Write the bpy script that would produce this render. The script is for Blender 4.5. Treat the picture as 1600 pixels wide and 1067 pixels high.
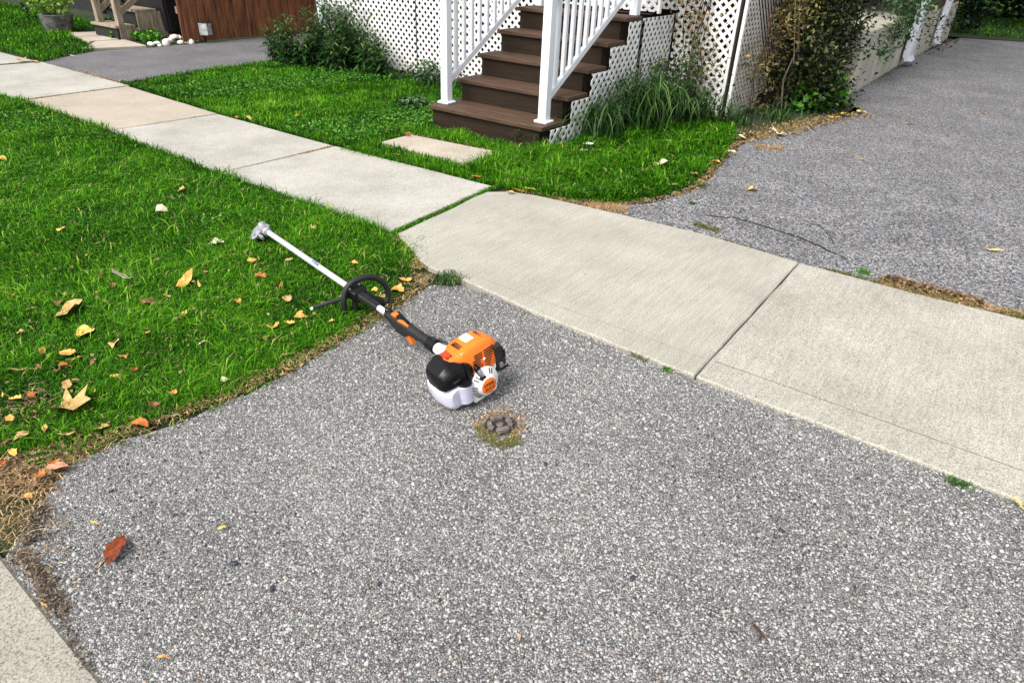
import bpy, bmesh, math, random
import numpy as np
from mathutils import Vector, Matrix
random.seed(7); RNG = np.random.default_rng(11)
S = bpy.context.scene
for o in list(bpy.data.objects): bpy.data.objects.remove(o)
COL = S.collection
# ------------------------------------------------------------------ camera
FPX, PITCH, ROLL, YAW, CH = 1067.0, math.radians(30.5), math.radians(2.5), math.radians(34.5), 1.5
def _cam():
    fw = np.array([0, math.cos(PITCH), -math.sin(PITCH)]); r0 = np.array([1., 0, 0]); u0 = np.cross(r0, fw)
    r = r0*math.cos(ROLL)+u0*math.sin(ROLL); u = -r0*math.sin(ROLL)+u0*math.cos(ROLL)
    A = np.array([[math.cos(YAW), -math.sin(YAW), 0], [math.sin(YAW), math.cos(YAW), 0], [0, 0, 1]])
    return A@fw, A@r, A@u
FW, RT, UP = _cam()
cd = bpy.data.cameras.new('camera'); cam = bpy.data.objects.new('camera', cd); COL.objects.link(cam)
cd.sensor_width = 36; cd.lens = 36*FPX/1600; cd.clip_start = .05; cd.clip_end = 500
cam.matrix_world = Matrix(((RT[0], UP[0], -FW[0], 0), (RT[1], UP[1], -FW[1], 0), (RT[2], UP[2], -FW[2], CH), (0, 0, 0, 1)))
S.camera = cam
# ------------------------------------------------------------------ light: bright overcast, weak wide sun from the street side
SUN_EL, SUN_AZ = math.radians(52), math.radians(262)      # azimuth of the sun, from +X counter-clockwise
world = bpy.data.worlds.new('World'); S.world = world; world.use_nodes = True
wn = world.node_tree.nodes; wl = world.node_tree.links
sky = wn.new('ShaderNodeTexSky'); sky.sky_type = 'NISHITA'; sky.sun_disc = False
sky.sun_elevation = SUN_EL; sky.sun_rotation = math.radians(90)-SUN_AZ
sky.dust_density = 3.0; sky.air_density = 1.0; sky.ozone_density = .6
hsv = wn.new('ShaderNodeHueSaturation'); hsv.inputs['Saturation'].default_value = .35
wl.new(sky.outputs[0], hsv.inputs['Color']); wl.new(hsv.outputs[0], wn['Background'].inputs['Color'])
wn['Background'].inputs['Strength'].default_value = .13
sl = bpy.data.lights.new('sun', 'SUN'); sl.energy = 1.8; sl.angle = math.radians(32); sl.color = (1, .97, .92)
sun = bpy.data.objects.new('sun', sl); COL.objects.link(sun)
sd = Vector((math.cos(SUN_EL)*math.cos(SUN_AZ), math.cos(SUN_EL)*math.sin(SUN_AZ), math.sin(SUN_EL)))
sun.rotation_euler = sd.to_track_quat('Z', 'Y').to_euler()
S.view_settings.view_transform = 'Standard'; S.view_settings.look = 'None'
S.view_settings.exposure = 1.03; S.view_settings.gamma = 1; S.view_settings.use_curve_mapping = False
# ------------------------------------------------------------------ layout survey: photo pixel -> point on the plane z
def ray(px, py): return FW*FPX+RT*(px-800)-UP*(py-533.5)
def G(px, py, z=0.0):
    d = ray(px, py); t = (z-CH)/d[2]; return (d[0]*t, d[1]*t)
def G3(px, py, z=0.0): return (*G(px, py, z), z)
def depth(p): return float(np.dot(np.array(p)-[0, 0, CH], FW))
# ------------------------------------------------------------------ helpers
def tag(o, label=None, cat=None, group=None, kind=None):
    if label: o['label'] = label
    if cat: o['category'] = cat
    if group: o['group'] = group
    if kind: o['kind'] = kind
    return o
def link(name, me, m=None, parent=None, kind=None, smooth=False):
    if m is not None: me.materials.append(m)
    o = bpy.data.objects.new(name, me); COL.objects.link(o)
    if parent: o.parent = parent
    if kind: o['kind'] = kind
    if smooth: me.shade_smooth()
    return o
def empty(name, loc, label=None, cat=None, group=None, kind=None, rz=0):
    o = bpy.data.objects.new(name, None); COL.objects.link(o); o.location = loc; o.rotation_euler = (0, 0, rz); o.empty_display_size = .1
    return tag(o, label, cat, group, kind)
class MB:
    def __init__(s): s.v = []; s.f = []
    def add(s, vs, fs):
        n = len(s.v); s.v += [tuple(v) for v in vs]; s.f += [tuple(i+n for i in f) for f in fs]; return s
    def box(s, x0, x1, y0, y1, z0, z1, M=None):
        vs = [Vector((x, y, z)) for z in (z0, z1) for x, y in ((x0, y0), (x1, y0), (x1, y1), (x0, y1))]
        if M: vs = [M@v for v in vs]
        return s.add(vs, [(3, 2, 1, 0), (4, 5, 6, 7), (0, 1, 5, 4), (1, 2, 6, 5), (2, 3, 7, 6), (3, 0, 4, 7)])
    def prism(s, poly, f0, f1):
        n = len(poly); vs = [f0(p) for p in poly]+[f1(p) for p in poly]
        return s.add(vs, [tuple(range(n))[::-1], tuple(range(n, 2*n))]+[(i, (i+1) % n, n+(i+1) % n, n+i) for i in range(n)])
    def loft(s, rings, cap=True):
        n = len(rings[0]); vs = [v for r in rings for v in r]; fs = []
        for k in range(len(rings)-1):
            for i in range(n):
                a, b = k*n+i, k*n+(i+1) % n; fs.append((a, b, b+n, a+n))
        if cap: fs.append(tuple(range(n))[::-1]); fs.append(tuple(range((len(rings)-1)*n, len(rings)*n)))
        return s.add(vs, fs)
    def tube(s, pts, r, n=10, closed=False, cap=True):
        pts = [Vector(p) for p in pts]; rr = r if isinstance(r, (list, tuple)) else [r]*len(pts); rings = []; ref = None
        for i, p in enumerate(pts):
            if closed: t = pts[(i+1) % len(pts)]-pts[i-1]
            else: t = pts[min(i+1, len(pts)-1)]-pts[max(i-1, 0)]
            t.normalize()
            if ref is None: ref = Vector((0, 0, 1)) if abs(t.z) < .9 else Vector((1, 0, 0))
            x = ref-t*ref.dot(t); x.normalize(); y = t.cross(x); ref = x
            rings.append([p+(x*math.cos(2*math.pi*k/n)+y*math.sin(2*math.pi*k/n))*rr[i] for k in range(n)])
        if closed: rings.append(rings[0]); cap = False
        return s.loft(rings, cap)
    def lathe(s, prof, o, ax, n=24):
        ax = Vector(ax).normalized(); o = Vector(o); ref = Vector((0, 0, 1)) if abs(ax.z) < .9 else Vector((1, 0, 0))
        x = (ref-ax*ref.dot(ax)).normalized(); y = ax.cross(x)
        return s.loft([[o+ax*h+(x*math.cos(2*math.pi*k/n)+y*math.sin(2*math.pi*k/n))*max(r, 1e-4) for k in range(n)] for h, r in prof])
    def build(s, name, m, parent=None, kind=None, bevel=0, smooth=False, seg=1, inv=None):
        me = bpy.data.meshes.new(name); vs = s.v
        if inv is not None: vs = [tuple(inv@Vector(v)) for v in vs]
        me.from_pydata(vs, [], s.f)
        bm = bmesh.new(); bm.from_mesh(me)
        bmesh.ops.recalc_face_normals(bm, faces=bm.faces)
        if bevel: bmesh.ops.bevel(bm, geom=[e for e in bm.edges if len(e.link_faces) == 2 and e.calc_face_angle(0) > .5], offset=bevel, segments=seg, affect='EDGES', clamp_overlap=True)
        bm.to_mesh(me); bm.free()
        if smooth:
            me.shade_smooth(); me.set_sharp_from_angle(angle=math.radians(38))
        return link(name, me, m, parent, kind)
def np_mesh(name, V, F4=None, F3=None, attr=None, m=None, parent=None, kind=None, smooth=False):
    """V (n,3); F4 (k,4) and F3 (j,3) index arrays; attr = per-vertex float 'tint'"""
    me = bpy.data.meshes.new(name); F4 = np.zeros((0, 4), int) if F4 is None else F4; F3 = np.zeros((0, 3), int) if F3 is None else F3
    me.vertices.add(len(V)); me.vertices.foreach_set('co', np.asarray(V, np.float32).ravel())
    li = np.concatenate([F4.ravel(), F3.ravel()]).astype(np.int32); me.loops.add(len(li)); me.loops.foreach_set('vertex_index', li)
    st = np.concatenate([np.arange(len(F4))*4, len(F4)*4+np.arange(len(F3))*3]).astype(np.int32)
    me.polygons.add(len(st)); me.polygons.foreach_set('loop_start', st); me.update(calc_edges=True)
    if attr is not None:
        a = me.attributes.new('tint', 'FLOAT', 'POINT'); a.data.foreach_set('value', np.asarray(attr, np.float32))
    return link(name, me, m, parent, kind, smooth)
def inside(pts, poly):
    x, y = pts[:, 0], pts[:, 1]; c = np.zeros(len(pts), bool); n = len(poly)
    for i in range(n):
        x0, y0 = poly[i]; x1, y1 = poly[(i+1) % n]
        if y0 == y1: continue
        c ^= ((y0 > y) != (y1 > y)) & (x < (x1-x0)*(y-y0)/(y1-y0)+x0)
    return c
def clip_poly(P, C):
    """clip polygon P by the convex counter-clockwise polygon C"""
    out = list(P)
    for i in range(len(C)):
        a, b = C[i], C[(i+1) % len(C)]; src = out; out = []
        sd = lambda p: (b[0]-a[0])*(p[1]-a[1])-(b[1]-a[1])*(p[0]-a[0])
        for j in range(len(src)):
            p, q = src[j], src[(j+1) % len(src)]; dp, dq = sd(p), sd(q)
            if dp >= 0: out.append(p)
            if (dp >= 0) != (dq >= 0):
                t = dp/(dp-dq); out.append((p[0]+(q[0]-p[0])*t, p[1]+(q[1]-p[1])*t))
        if len(out) < 3: return []
    return out
# ------------------------------------------------------------------ materials
def newmat(name):
    m = bpy.data.materials.new(name); m.use_nodes = True; nt = m.node_tree
    return m, nt.nodes, nt.links, nt.nodes['Principled BSDF']
def N(nodes, t, **kw):
    n = nodes.new(t)
    for k, v in kw.items():
        if k in n.inputs: n.inputs[k].default_value = v
        else: setattr(n, k, v)
    return n
def ramp(nodes, stops, interp='LINEAR'):
    r = nodes.new('ShaderNodeValToRGB'); r.color_ramp.interpolation = interp; e = r.color_ramp.elements
    while len(e) < len(stops): e.new(.5)
    for i, (p, c) in enumerate(stops):
        e[i].position = p; e[i].color = (*c, 1) if len(c) == 3 else c
    return r
def coords(nodes, links, scale=(1, 1, 1), kind='Object', rot=(0, 0, 0)):
    tc = nodes.new('ShaderNodeTexCoord'); mp = nodes.new('ShaderNodeMapping'); mp.inputs['Scale'].default_value = scale; mp.inputs['Rotation'].default_value = rot
    links.new(tc.outputs[kind], mp.inputs['Vector']); return mp.outputs[0]
def mottled(name, c1, c2, scale=8, rough=.7, bump=.2, bscale=60, stretch=(1, 1, 1), metallic=0, spec=.5, bdist=.003, trans=0):
    m, n, l, b = newmat(name); v = coords(n, l, stretch)
    t = N(n, 'ShaderNodeTexNoise', Scale=scale, Detail=6, Roughness=.6); l.new(v, t.inputs['Vector'])
    r = ramp(n, [(.3, c1), (.7, c2)]); l.new(t.outputs['Fac'], r.inputs[0]); l.new(r.outputs[0], b.inputs['Base Color'])
    b.inputs['Roughness'].default_value = rough; b.inputs['Metallic'].default_value = metallic; b.inputs['Specular IOR Level'].default_value = spec
    if trans: b.inputs['Transmission Weight'].default_value = trans
    if bump:
        t2 = N(n, 'ShaderNodeTexNoise', Scale=bscale, Detail=5); l.new(v, t2.inputs['Vector'])
        bp = N(n, 'ShaderNodeBump', Strength=bump, Distance=bdist); l.new(t2.outputs['Fac'], bp.inputs['Height']); l.new(bp.outputs[0], b.inputs['Normal'])
    return m
def tinted(name, stops, rough=.5, transl=.3, spec=.4):
    """foliage: colour from the per-vertex random 'tint', part of the light passes through"""
    m, n, l, b = newmat(name); a = n.new('ShaderNodeAttribute'); a.attribute_name = 'tint'
    r = ramp(n, stops); l.new(a.outputs['Fac'], r.inputs[0]); l.new(r.outputs[0], b.inputs['Base Color'])
    b.inputs['Roughness'].default_value = rough; b.inputs['Specular IOR Level'].default_value = spec
    if transl:
        tr = n.new('ShaderNodeBsdfTranslucent'); mx = N(n, 'ShaderNodeMixShader', Fac=transl); l.new(r.outputs[0], tr.inputs['Color'])
        l.new(b.outputs[0], mx.inputs[1]); l.new(tr.outputs[0], mx.inputs[2]); l.new(mx.outputs[0], n['Material Output'].inputs['Surface'])
    return m
def asphalt_mat(name, scale, cols, gap=.10, bump=.8, tone=1.0):
    m, n, l, b = newmat(name); v = coords(n, l)
    nz = N(n, 'ShaderNodeTexNoise', Scale=40, Detail=2); l.new(v, nz.inputs['Vector'])
    add = N(n, 'ShaderNodeVectorMath', operation='MULTIPLY_ADD'); add.inputs[1].default_value = (.006, .006, .006); l.new(nz.outputs['Color'], add.inputs[0]); l.new(v, add.inputs[2])
    vo = N(n, 'ShaderNodeTexVoronoi', Scale=scale); l.new(add.outputs[0], vo.inputs['Vector'])
    ve = N(n, 'ShaderNodeTexVoronoi', Scale=scale, feature='DISTANCE_TO_EDGE'); l.new(add.outputs[0], ve.inputs['Vector'])
    sp = n.new('ShaderNodeSeparateColor'); l.new(vo.outputs['Color'], sp.inputs[0])
    r = ramp(n, cols); l.new(sp.outputs[0], r.inputs[0])
    rare = ramp(n, [(0, (0, 0, 0)), (.965, (0, 0, 0)), (.97, (1, 1, 1))], 'CONSTANT'); l.new(sp.outputs[1], rare.inputs[0])
    mxr = N(n, 'ShaderNodeMix', data_type='RGBA'); mxr.inputs['B'].default_value = (.36, .24, .17, 1)
    l.new(rare.outputs[0], mxr.inputs['Factor']); l.new(r.outputs[0], mxr.inputs['A'])
    g = ramp(n, [(0, (.06, .06, .06)), (gap, (1, 1, 1))]); l.new(ve.outputs['Distance'], g.inputs[0])
    mu = N(n, 'ShaderNodeMix', data_type='RGBA', blend_type='MULTIPLY'); mu.inputs['Factor'].default_value = 1
    l.new(mxr.outputs['Result'], mu.inputs['A']); l.new(g.outputs[0], mu.inputs['B'])
    big = N(n, 'ShaderNodeTexNoise', Scale=1.7, Detail=5, Roughness=.65); l.new(v, big.inputs['Vector'])
    rb = ramp(n, [(.3, (.72*tone,)*3), (.7, (1.12*tone,)*3)]); l.new(big.outputs['Fac'], rb.inputs[0])
    m2 = N(n, 'ShaderNodeMix', data_type='RGBA', blend_type='MULTIPLY'); m2.inputs['Factor'].default_value = 1
    l.new(mu.outputs['Result'], m2.inputs['A']); l.new(rb.outputs[0], m2.inputs['B']); l.new(m2.outputs['Result'], b.inputs['Base Color'])
    b.inputs['Roughness'].default_value = .75; b.inputs['Specular IOR Level'].default_value = .3
    rh = ramp(n, [(0, (0, 0, 0)), (.25, (1, 1, 1))]); l.new(ve.outputs['Distance'], rh.inputs[0])
    hs = N(n, 'ShaderNodeMath', operation='MULTIPLY'); l.new(rh.outputs[0], hs.inputs[0]); l.new(sp.outputs[2], hs.inputs[1])
    bp = N(n, 'ShaderNodeBump', Strength=bump, Distance=.004); l.new(hs.outputs[0], bp.inputs['Height']); l.new(bp.outputs[0], b.inputs['Normal'])
    return m
def concrete_mat(name, c1, c2, broom=.25, speck=.5, bscale=(120, 7, 40)):
    m, n, l, b = newmat(name); v = coords(n, l)
    big = N(n, 'ShaderNodeTexNoise', Scale=2.2, Detail=7, Roughness=.62); l.new(v, big.inputs['Vector'])
    r = ramp(n, [(.22, tuple(x*.86 for x in c1)), (.36, c1), (.68, c2)]); l.new(big.outputs['Fac'], r.inputs[0])
    v2 = coords(n, l, bscale); br = N(n, 'ShaderNodeTexNoise', Scale=1, Detail=3, Roughness=.6); l.new(v2, br.inputs['Vector'])
    rb = ramp(n, [(.3, (1-.3*broom,)*3), (.62, (1.03,)*3)]); l.new(br.outputs['Fac'], rb.inputs[0])
    mu = N(n, 'ShaderNodeMix', data_type='RGBA', blend_type='MULTIPLY'); mu.inputs['Factor'].default_value = 1; l.new(r.outputs[0], mu.inputs['A']); l.new(rb.outputs[0], mu.inputs['B'])
    fine = N(n, 'ShaderNodeTexNoise', Scale=170, Detail=4, Roughness=.8); l.new(v, fine.inputs['Vector'])
    rf = ramp(n, [(.34, (1-speck*1.3,)*3), (.5, (1,)*3), (.66, (1+speck*.5,)*3)]); l.new(fine.outputs['Fac'], rf.inputs[0])
    m2 = N(n, 'ShaderNodeMix', data_type='RGBA', blend_type='MULTIPLY'); m2.inputs['Factor'].default_value = 1; l.new(mu.outputs['Result'], m2.inputs['A']); l.new(rf.outputs[0], m2.inputs['B'])
    pit = N(n, 'ShaderNodeTexVoronoi', Scale=26); l.new(v, pit.inputs['Vector']); ps = n.new('ShaderNodeSeparateColor'); l.new(pit.outputs['Color'], ps.inputs[0])
    mth = N(n, 'ShaderNodeMath', operation='MULTIPLY_ADD'); mth.inputs[1].default_value = -.13; mth.inputs[2].default_value = .135
    l.new(ps.outputs[0], mth.inputs[0])
    sb = N(n, 'ShaderNodeMath', operation='LESS_THAN'); l.new(pit.outputs['Distance'], sb.inputs[0])
    mm = N(n, 'ShaderNodeMath', operation='MULTIPLY'); mm.inputs[1].default_value = 1.0
    gt = N(n, 'ShaderNodeMath', operation='GREATER_THAN'); gt.inputs[1].default_value = .93; l.new(ps.outputs[1], gt.inputs[0])
    l.new(mth.outputs[0], sb.inputs[1]); l.new(sb.outputs[0], mm.inputs[0]); l.new(gt.outputs[0], mm.inputs[1])
    m3 = N(n, 'ShaderNodeMix', data_type='RGBA'); m3.inputs['B'].default_value = (.09, .08, .07, 1); l.new(mm.outputs[0], m3.inputs['Factor']); l.new(m2.outputs['Result'], m3.inputs['A'])
    l.new(m3.outputs['Result'], b.inputs['Base Color']); b.inputs['Roughness'].default_value = .88; b.inputs['Specular IOR Level'].default_value = .25
    sm = N(n, 'ShaderNodeMath', operation='ADD'); l.new(br.outputs['Fac'], sm.inputs[0]); l.new(fine.outputs['Fac'], sm.inputs[1])
    bp = N(n, 'ShaderNodeBump', Strength=.35, Distance=.002); l.new(sm.outputs[0], bp.inputs['Height']); l.new(bp.outputs[0], b.inputs['Normal'])
    return m
M = {}
GREY = [(0, (.05, .05, .055)), (.25, (.16, .155, .16)), (.6, (.32, .31, .31)), (.85, (.48, .465, .46)), (1, (.62, .60, .58))]
M['apron'] = asphalt_mat('apron_asphalt', 190, [(0, (.12, .118, .114)), (.3, (.27, .264, .254)), (.75, (.40, .39, .374)), (1, (.50, .488, .465))], gap=.2)
M['drive'] = asphalt_mat('driveway_asphalt', 105, [(0, (.035, .035, .04)), (.3, (.13, .13, .137)), (.7, (.29, .287, .295)), (1, (.52, .515, .515))])
M['drive_new'] = asphalt_mat('smooth_asphalt', 150, [(0, (.10, .10, .108)), (.5, (.17, .168, .175)), (1, (.30, .297, .305))], bump=.4)
M['walk'] = concrete_mat('broomed_concrete', (.345, .327, .285), (.455, .432, .385))
M['walk_tan'] = concrete_mat('tan_concrete', (.36, .31, .245), (.43, .375, .30), broom=.15, speck=.4)
M['walk_grey'] = concrete_mat('driveway_slab_concrete', (.345, .325, .272), (.425, .403, .342), broom=.5, speck=.6, bscale=(95, 7, 40))
M['curb'] = concrete_mat('curb_concrete', (.27, .25, .205), (.37, .34, .285), broom=0, speck=.6)
M['stone_slab'] = concrete_mat('path_slab_concrete', (.37, .32, .25), (.48, .42, .34), broom=.1)
M['soil'] = mottled('soil', (.035, .028, .015), (.09, .07, .035), 14, .95, .8, 90, bdist=.01)
M['thatch'] = mottled('thatch', (.008, .018, .002), (.03, .045, .008), 20, .95, .8, 120, bdist=.01)
M['stones'] = tinted('aggregate', [(0, (.035, .037, .040)), (.06, (.11, .11, .11)), (.15, (.30, .295, .284)), (.5, (.385, .376, .361)), (.90, (.44, .43, .412)), (.978, (.52, .508, .485)), (.98, (.38, .27, .21)), (.988, (.42, .33, .26)), (.989, (.39, .35, .26)), (.995, (.44, .40, .31)), (1, (.13, .17, .2))], rough=.85, transl=0, spec=.10)
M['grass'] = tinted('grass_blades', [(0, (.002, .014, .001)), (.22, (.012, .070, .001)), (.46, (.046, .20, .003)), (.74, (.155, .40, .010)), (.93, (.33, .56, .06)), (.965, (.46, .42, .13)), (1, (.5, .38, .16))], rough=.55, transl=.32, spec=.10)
M['clover'] = tinted('clover_leaves', [(0, (.012, .06, .004)), (.5, (.05, .19, .012)), (1, (.17, .36, .05))], rough=.55, transl=.2, spec=.2)
M['straw'] = tinted('dry_straw', [(0, (.07, .035, .014)), (.35, (.26, .15, .06)), (.7, (.54, .36, .17)), (1, (.74, .58, .34))], rough=.7, transl=.1)
M['moss'] = tinted('moss_tuft', [(0, (.05, .06, .01)), (.5, (.13, .15, .03)), (.8, (.24, .19, .07)), (1, (.38, .26, .11))], rough=.6, transl=.2)
M['weed'] = tinted('weed_leaves', [(0, (.006, .022, .005)), (.5, (.025, .085, .016)), (.85, (.10, .20, .05)), (1, (.28, .36, .14))], rough=.42, transl=.2)
M['longgrass'] = tinted('long_grass_leaves', [(0, (.004, .018, .003)), (.4, (.022, .075, .010)), (.8, (.10, .20, .04)), (1, (.36, .36, .14))], rough=.45, transl=.25)
M['vine'] = tinted('vine_leaves', [(0, (.003, .006, .002)), (.45, (.012, .026, .005)), (.75, (.07, .11, .02)), (1, (.34, .33, .12))], rough=.5, transl=.2)
M['brightvine'] = tinted('yellow_green_leaves', [(0, (.02, .035, .006)), (.5, (.12, .15, .03)), (.85, (.32, .32, .08)), (1, (.5, .36, .14))], rough=.5, transl=.25)
M['drygold'] = tinted('dry_vine_leaves', [(0, (.07, .06, .02)), (.5, (.20, .17, .06)), (.8, (.34, .22, .09)), (1, (.48, .34, .16))], rough=.6, transl=.25)
M['vinebrown'] = tinted('brown_crumbs', [(0, (.035, .018, .009)), (.5, (.13, .08, .038)), (.85, (.34, .21, .10)), (1, (.55, .40, .22))], rough=.8, transl=0)
M['dirtbits'] = tinted('dirt_bits', [(0, (.03, .022, .015)), (.5, (.11, .085, .06)), (1, (.28, .23, .17))], rough=.9, transl=0)
M['brightleaf'] = tinted('bright_leaves', [(0, (.05, .13, .015)), (.5, (.16, .32, .03)), (1, (.42, .55, .08))], rough=.45, transl=.35)
M['hedge'] = tinted('hedge_leaves', [(0, (.004, .012, .004)), (.6, (.012, .035, .010)), (1, (.03, .07, .02))], rough=.5, transl=.15)
M['white'] = mottled('white_painted_metal', (.74, .76, .80), (.82, .83, .85), 6, .35, .05, 80)
M['lattice'] = mottled('white_vinyl_lattice', (.62, .60, .56), (.84, .84, .83), 7, .5, .05, 80)
M['lattice_dirty'] = mottled('soiled_vinyl_lattice', (.42, .37, .31), (.72, .69, .65), 4, .55, .05, 80)
M['deck'] = mottled('brown_stained_wood', (.013, .0075, .004), (.030, .018, .010), 4, .65, .5, 40, (1, 14, 14), spec=.22)
M['tread'] = mottled('worn_tread_wood', (.038, .020, .011), (.11, .064, .038), 5, .65, .6, 40, (1, 16, 16), spec=.3)
M['oldwood'] = mottled('grey_weathered_wood', (.14, .10, .065), (.42, .35, .26), 5, .85, .6, 40, (6, 6, 1))
M['fence'] = mottled('red_brown_cedar', (.035, .012, .005), (.36, .13, .045), 3.2, .7, .6, 30, (9, 9, .8))
M['fencegrey'] = mottled('weathered_fence_foot', (.12, .08, .045), (.26, .19, .12), 5, .8, .6, 30, (9, 9, .8))
M['stucco'] = mottled('stucco', (.33, .30, .24), (.55, .51, .43), 3, .9, .9, 45, bdist=.012)
M['brick'] = mottled('dark_red_brick', (.055, .02, .013), (.13, .05, .03), 9, .85, .4, 60)
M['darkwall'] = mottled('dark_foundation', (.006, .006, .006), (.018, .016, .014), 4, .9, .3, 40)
M['roof'] = mottled('porch_floor', (.10, .09, .08), (.16, .15, .13), 5, .8, .3, 40)
M['downspout'] = mottled('white_downspout', (.55, .58, .64), (.72, .75, .80), 8, .4, .1, 60)
M['bin'] = mottled('black_plastic', (.006, .006, .008), (.012, .012, .016), 8, .5, .2, 60)
M['planter'] = mottled('weathered_dark_stone', (.03, .03, .032), (.22, .20, .19), 12, .85, .8, 40, bdist=.01)
M['pebble'] = mottled('white_stone', (.50, .45, .38), (.80, .77, .72), 12, .7, .4, 40)
M['greypebble'] = mottled('grey_pebble', (.26, .26, .25), (.46, .45, .43), 60, .7, .4, 300)
M['darkpebble'] = mottled('dark_pebble', (.012, .016, .025), (.05, .06, .08), 60, .6, .4, 300)
M['bark'] = mottled('bark', (.03, .022, .015), (.09, .065, .045), 10, .9, .8, 40, (4, 4, 1))
M['palebark'] = mottled('pale_bark', (.09, .065, .045), (.26, .20, .15), 10, .9, .8, 40, (4, 4, 1))
M['twig'] = mottled('dark_twig', (.02, .012, .010), (.07, .03, .018), 60, .8, .5, 300)
M['crack'] = mottled('crack_dark', (.012, .012, .012), (.03, .03, .03), 60, .9, .5, 300)
M['groove'] = mottled('dusty_groove', (.10, .095, .08), (.2, .19, .16), 60, .9, .3, 300)
M['rust'] = mottled('rusty_iron', (.06, .045, .04), (.28, .22, .19), 60, .6, .7, 200, metallic=.2)
# trimmer
M['orange'] = mottled('orange_plastic', (.86, .155, .008), (.92, .19, .012), 5, .32, .06, 500, spec=.5)
M['redorange'] = mottled('red_decal', (.72, .04, .01), (.76, .05, .012), 5, .4, 0)
M['blackpl'] = mottled('black_engine_plastic', (.004, .004, .0045), (.008, .008, .009), 20, .3, .1, 300, spec=.25)
M['rubber'] = mottled('black_rubber', (.006, .006, .0065), (.014, .014, .015), 20, .6, .3, 300)
M['whitepl'] = mottled('pale_grey_plastic', (.70, .70, .69), (.78, .78, .77), 8, .4, .06, 300)
M['tank'] = mottled('translucent_tank_plastic', (.52, .51, .66), (.68, .68, .80), 9, .35, .05, 100, trans=.15)
M['alu'] = mottled('aluminium_tube', (.66, .66, .68), (.76, .76, .77), 30, .32, .05, 300, metallic=.35)
M['castalu'] = mottled('cast_aluminium', (.24, .24, .27), (.50, .50, .54), 40, .42, .3, 300, metallic=.5)
M['slot'] = mottled('slot_dark', (.015, .008, .005), (.03, .015, .01), 20, .8, 0)
M['decalwhite'] = mottled('white_decal', (.78, .78, .76), (.84, .84, .82), 20, .4, 0)
LEAFC = {'tan': ((.40, .22, .075), (.62, .40, .17)), 'orange': ((.52, .19, .04), (.78, .42, .12)), 'yellow': ((.58, .34, .05), (.80, .56, .15)),
         'brown': ((.12, .05, .022), (.30, .15, .07)), 'rust': ((.32, .07, .018), (.55, .18, .05)), 'pale': ((.52, .42, .25), (.74, .66, .48)), 'pink': ((.38, .16, .10), (.58, .30, .18)), 'redbrown': ((.07, .016, .006), (.26, .055, .016))}
for k, (c1, c2) in LEAFC.items():
    M['leaf_'+k] = mottled('leaf_'+k, tuple(x*.75 for x in c1), tuple(min(.9, x*1.08) for x in c2), 55, .75, .8, 120, bdist=.003, spec=.2)

# ================================================================== GROUND
def sheet(name, poly, z, m, kind='structure', parent=None, thick=None, jit=0, seed=0, step=.12):
    """flat slab from an outline; the edge can be made ragged"""
    r = random.Random(seed); pts = []
    for i in range(len(poly)):
        a = Vector(poly[i]); b = Vector(poly[(i+1) % len(poly)]); L = (b-a).length; k = max(1, int(L/step)) if jit and L < 14 else 1
        nrm = Vector((-(b-a).y, (b-a).x)).normalized()
        for j in range(k):
            p = a.lerp(b, j/k); pts.append(p+nrm*(r.uniform(-jit, jit) if jit else 0))
    mb = MB()
    if thick: mb.prism(pts, lambda p: (p[0], p[1], z-thick), lambda p: (p[0], p[1], z))
    else: mb.add([(p[0], p[1], z) for p in pts], [tuple(range(len(pts)))])
    o = mb.build(name, m, parent, kind)
    if not thick and o.data.polygons[0].normal.z < 0: o.data.flip_normals()
    return o
sheet('ground', [(-150, -150), (150, -150), (150, 150), (-150, 150)], -.06, M['soil'])
sheet('road', [(-60, -9), (60, -9), (60, -.25), (-60, -.25)], -.045, M['drive'])
cb = MB(); cb.prism([(-60, -.25), (60, -.25), (60, .262), (-1.1, .25), (-1.45, .262), (-2.0, .285), (-60, .285)], lambda p: (p[0], p[1], -.10), lambda p: (p[0], p[1], .004))
cb.build('curb', M['curb'], None, 'structure', bevel=.008)
APRON = [(-1.2, .20), (6, .20), (6, 2.325), (-.7, 2.325), (-1.95, 2.40), (-2.09, 2.28), (-2.05, 2.05), (-2.02, 1.77), (-1.98, 1.30), (-2.03, .85), (-2.09, .68), (-2.08, .56), (-1.98, .43), (-1.80, .24), (-1.5, .20)]
sheet('driveway_apron', APRON, -.004, M['apron'], jit=.014, seed=3, step=.05)
DRIVE = [(-2.30, 3.77), (1.0, 3.80), (6, 3.80), (6, 20.3), (-.3, 19.4), (-1.5, 18.9), (-1.72, 14), (-1.72, 9.4), (-1.38, 8.6), (-1.7, 7.6), (-1.90, 6.45), (-1.80, 5.6), (-1.68, 4.82), (-1.72, 4.4), (-1.83, 4.1), (-2.1, 3.92)]
sheet('driveway', DRIVE, -.002, M['drive'], jit=.02, seed=5, step=.09)
DRIVE2 = [(-9.72, 3.88), (-7.92, 3.88), (-7.98, 4.6), (-8.12, 6.0), (-8.2, 12), (-10.06, 12), (-10.06, 5.5), (-10.2, 4.75), (-9.95, 4.25)]
sheet('neighbour_driveway', DRIVE2, -.001, M['drive_new'], jit=.01, seed=8)
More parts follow.
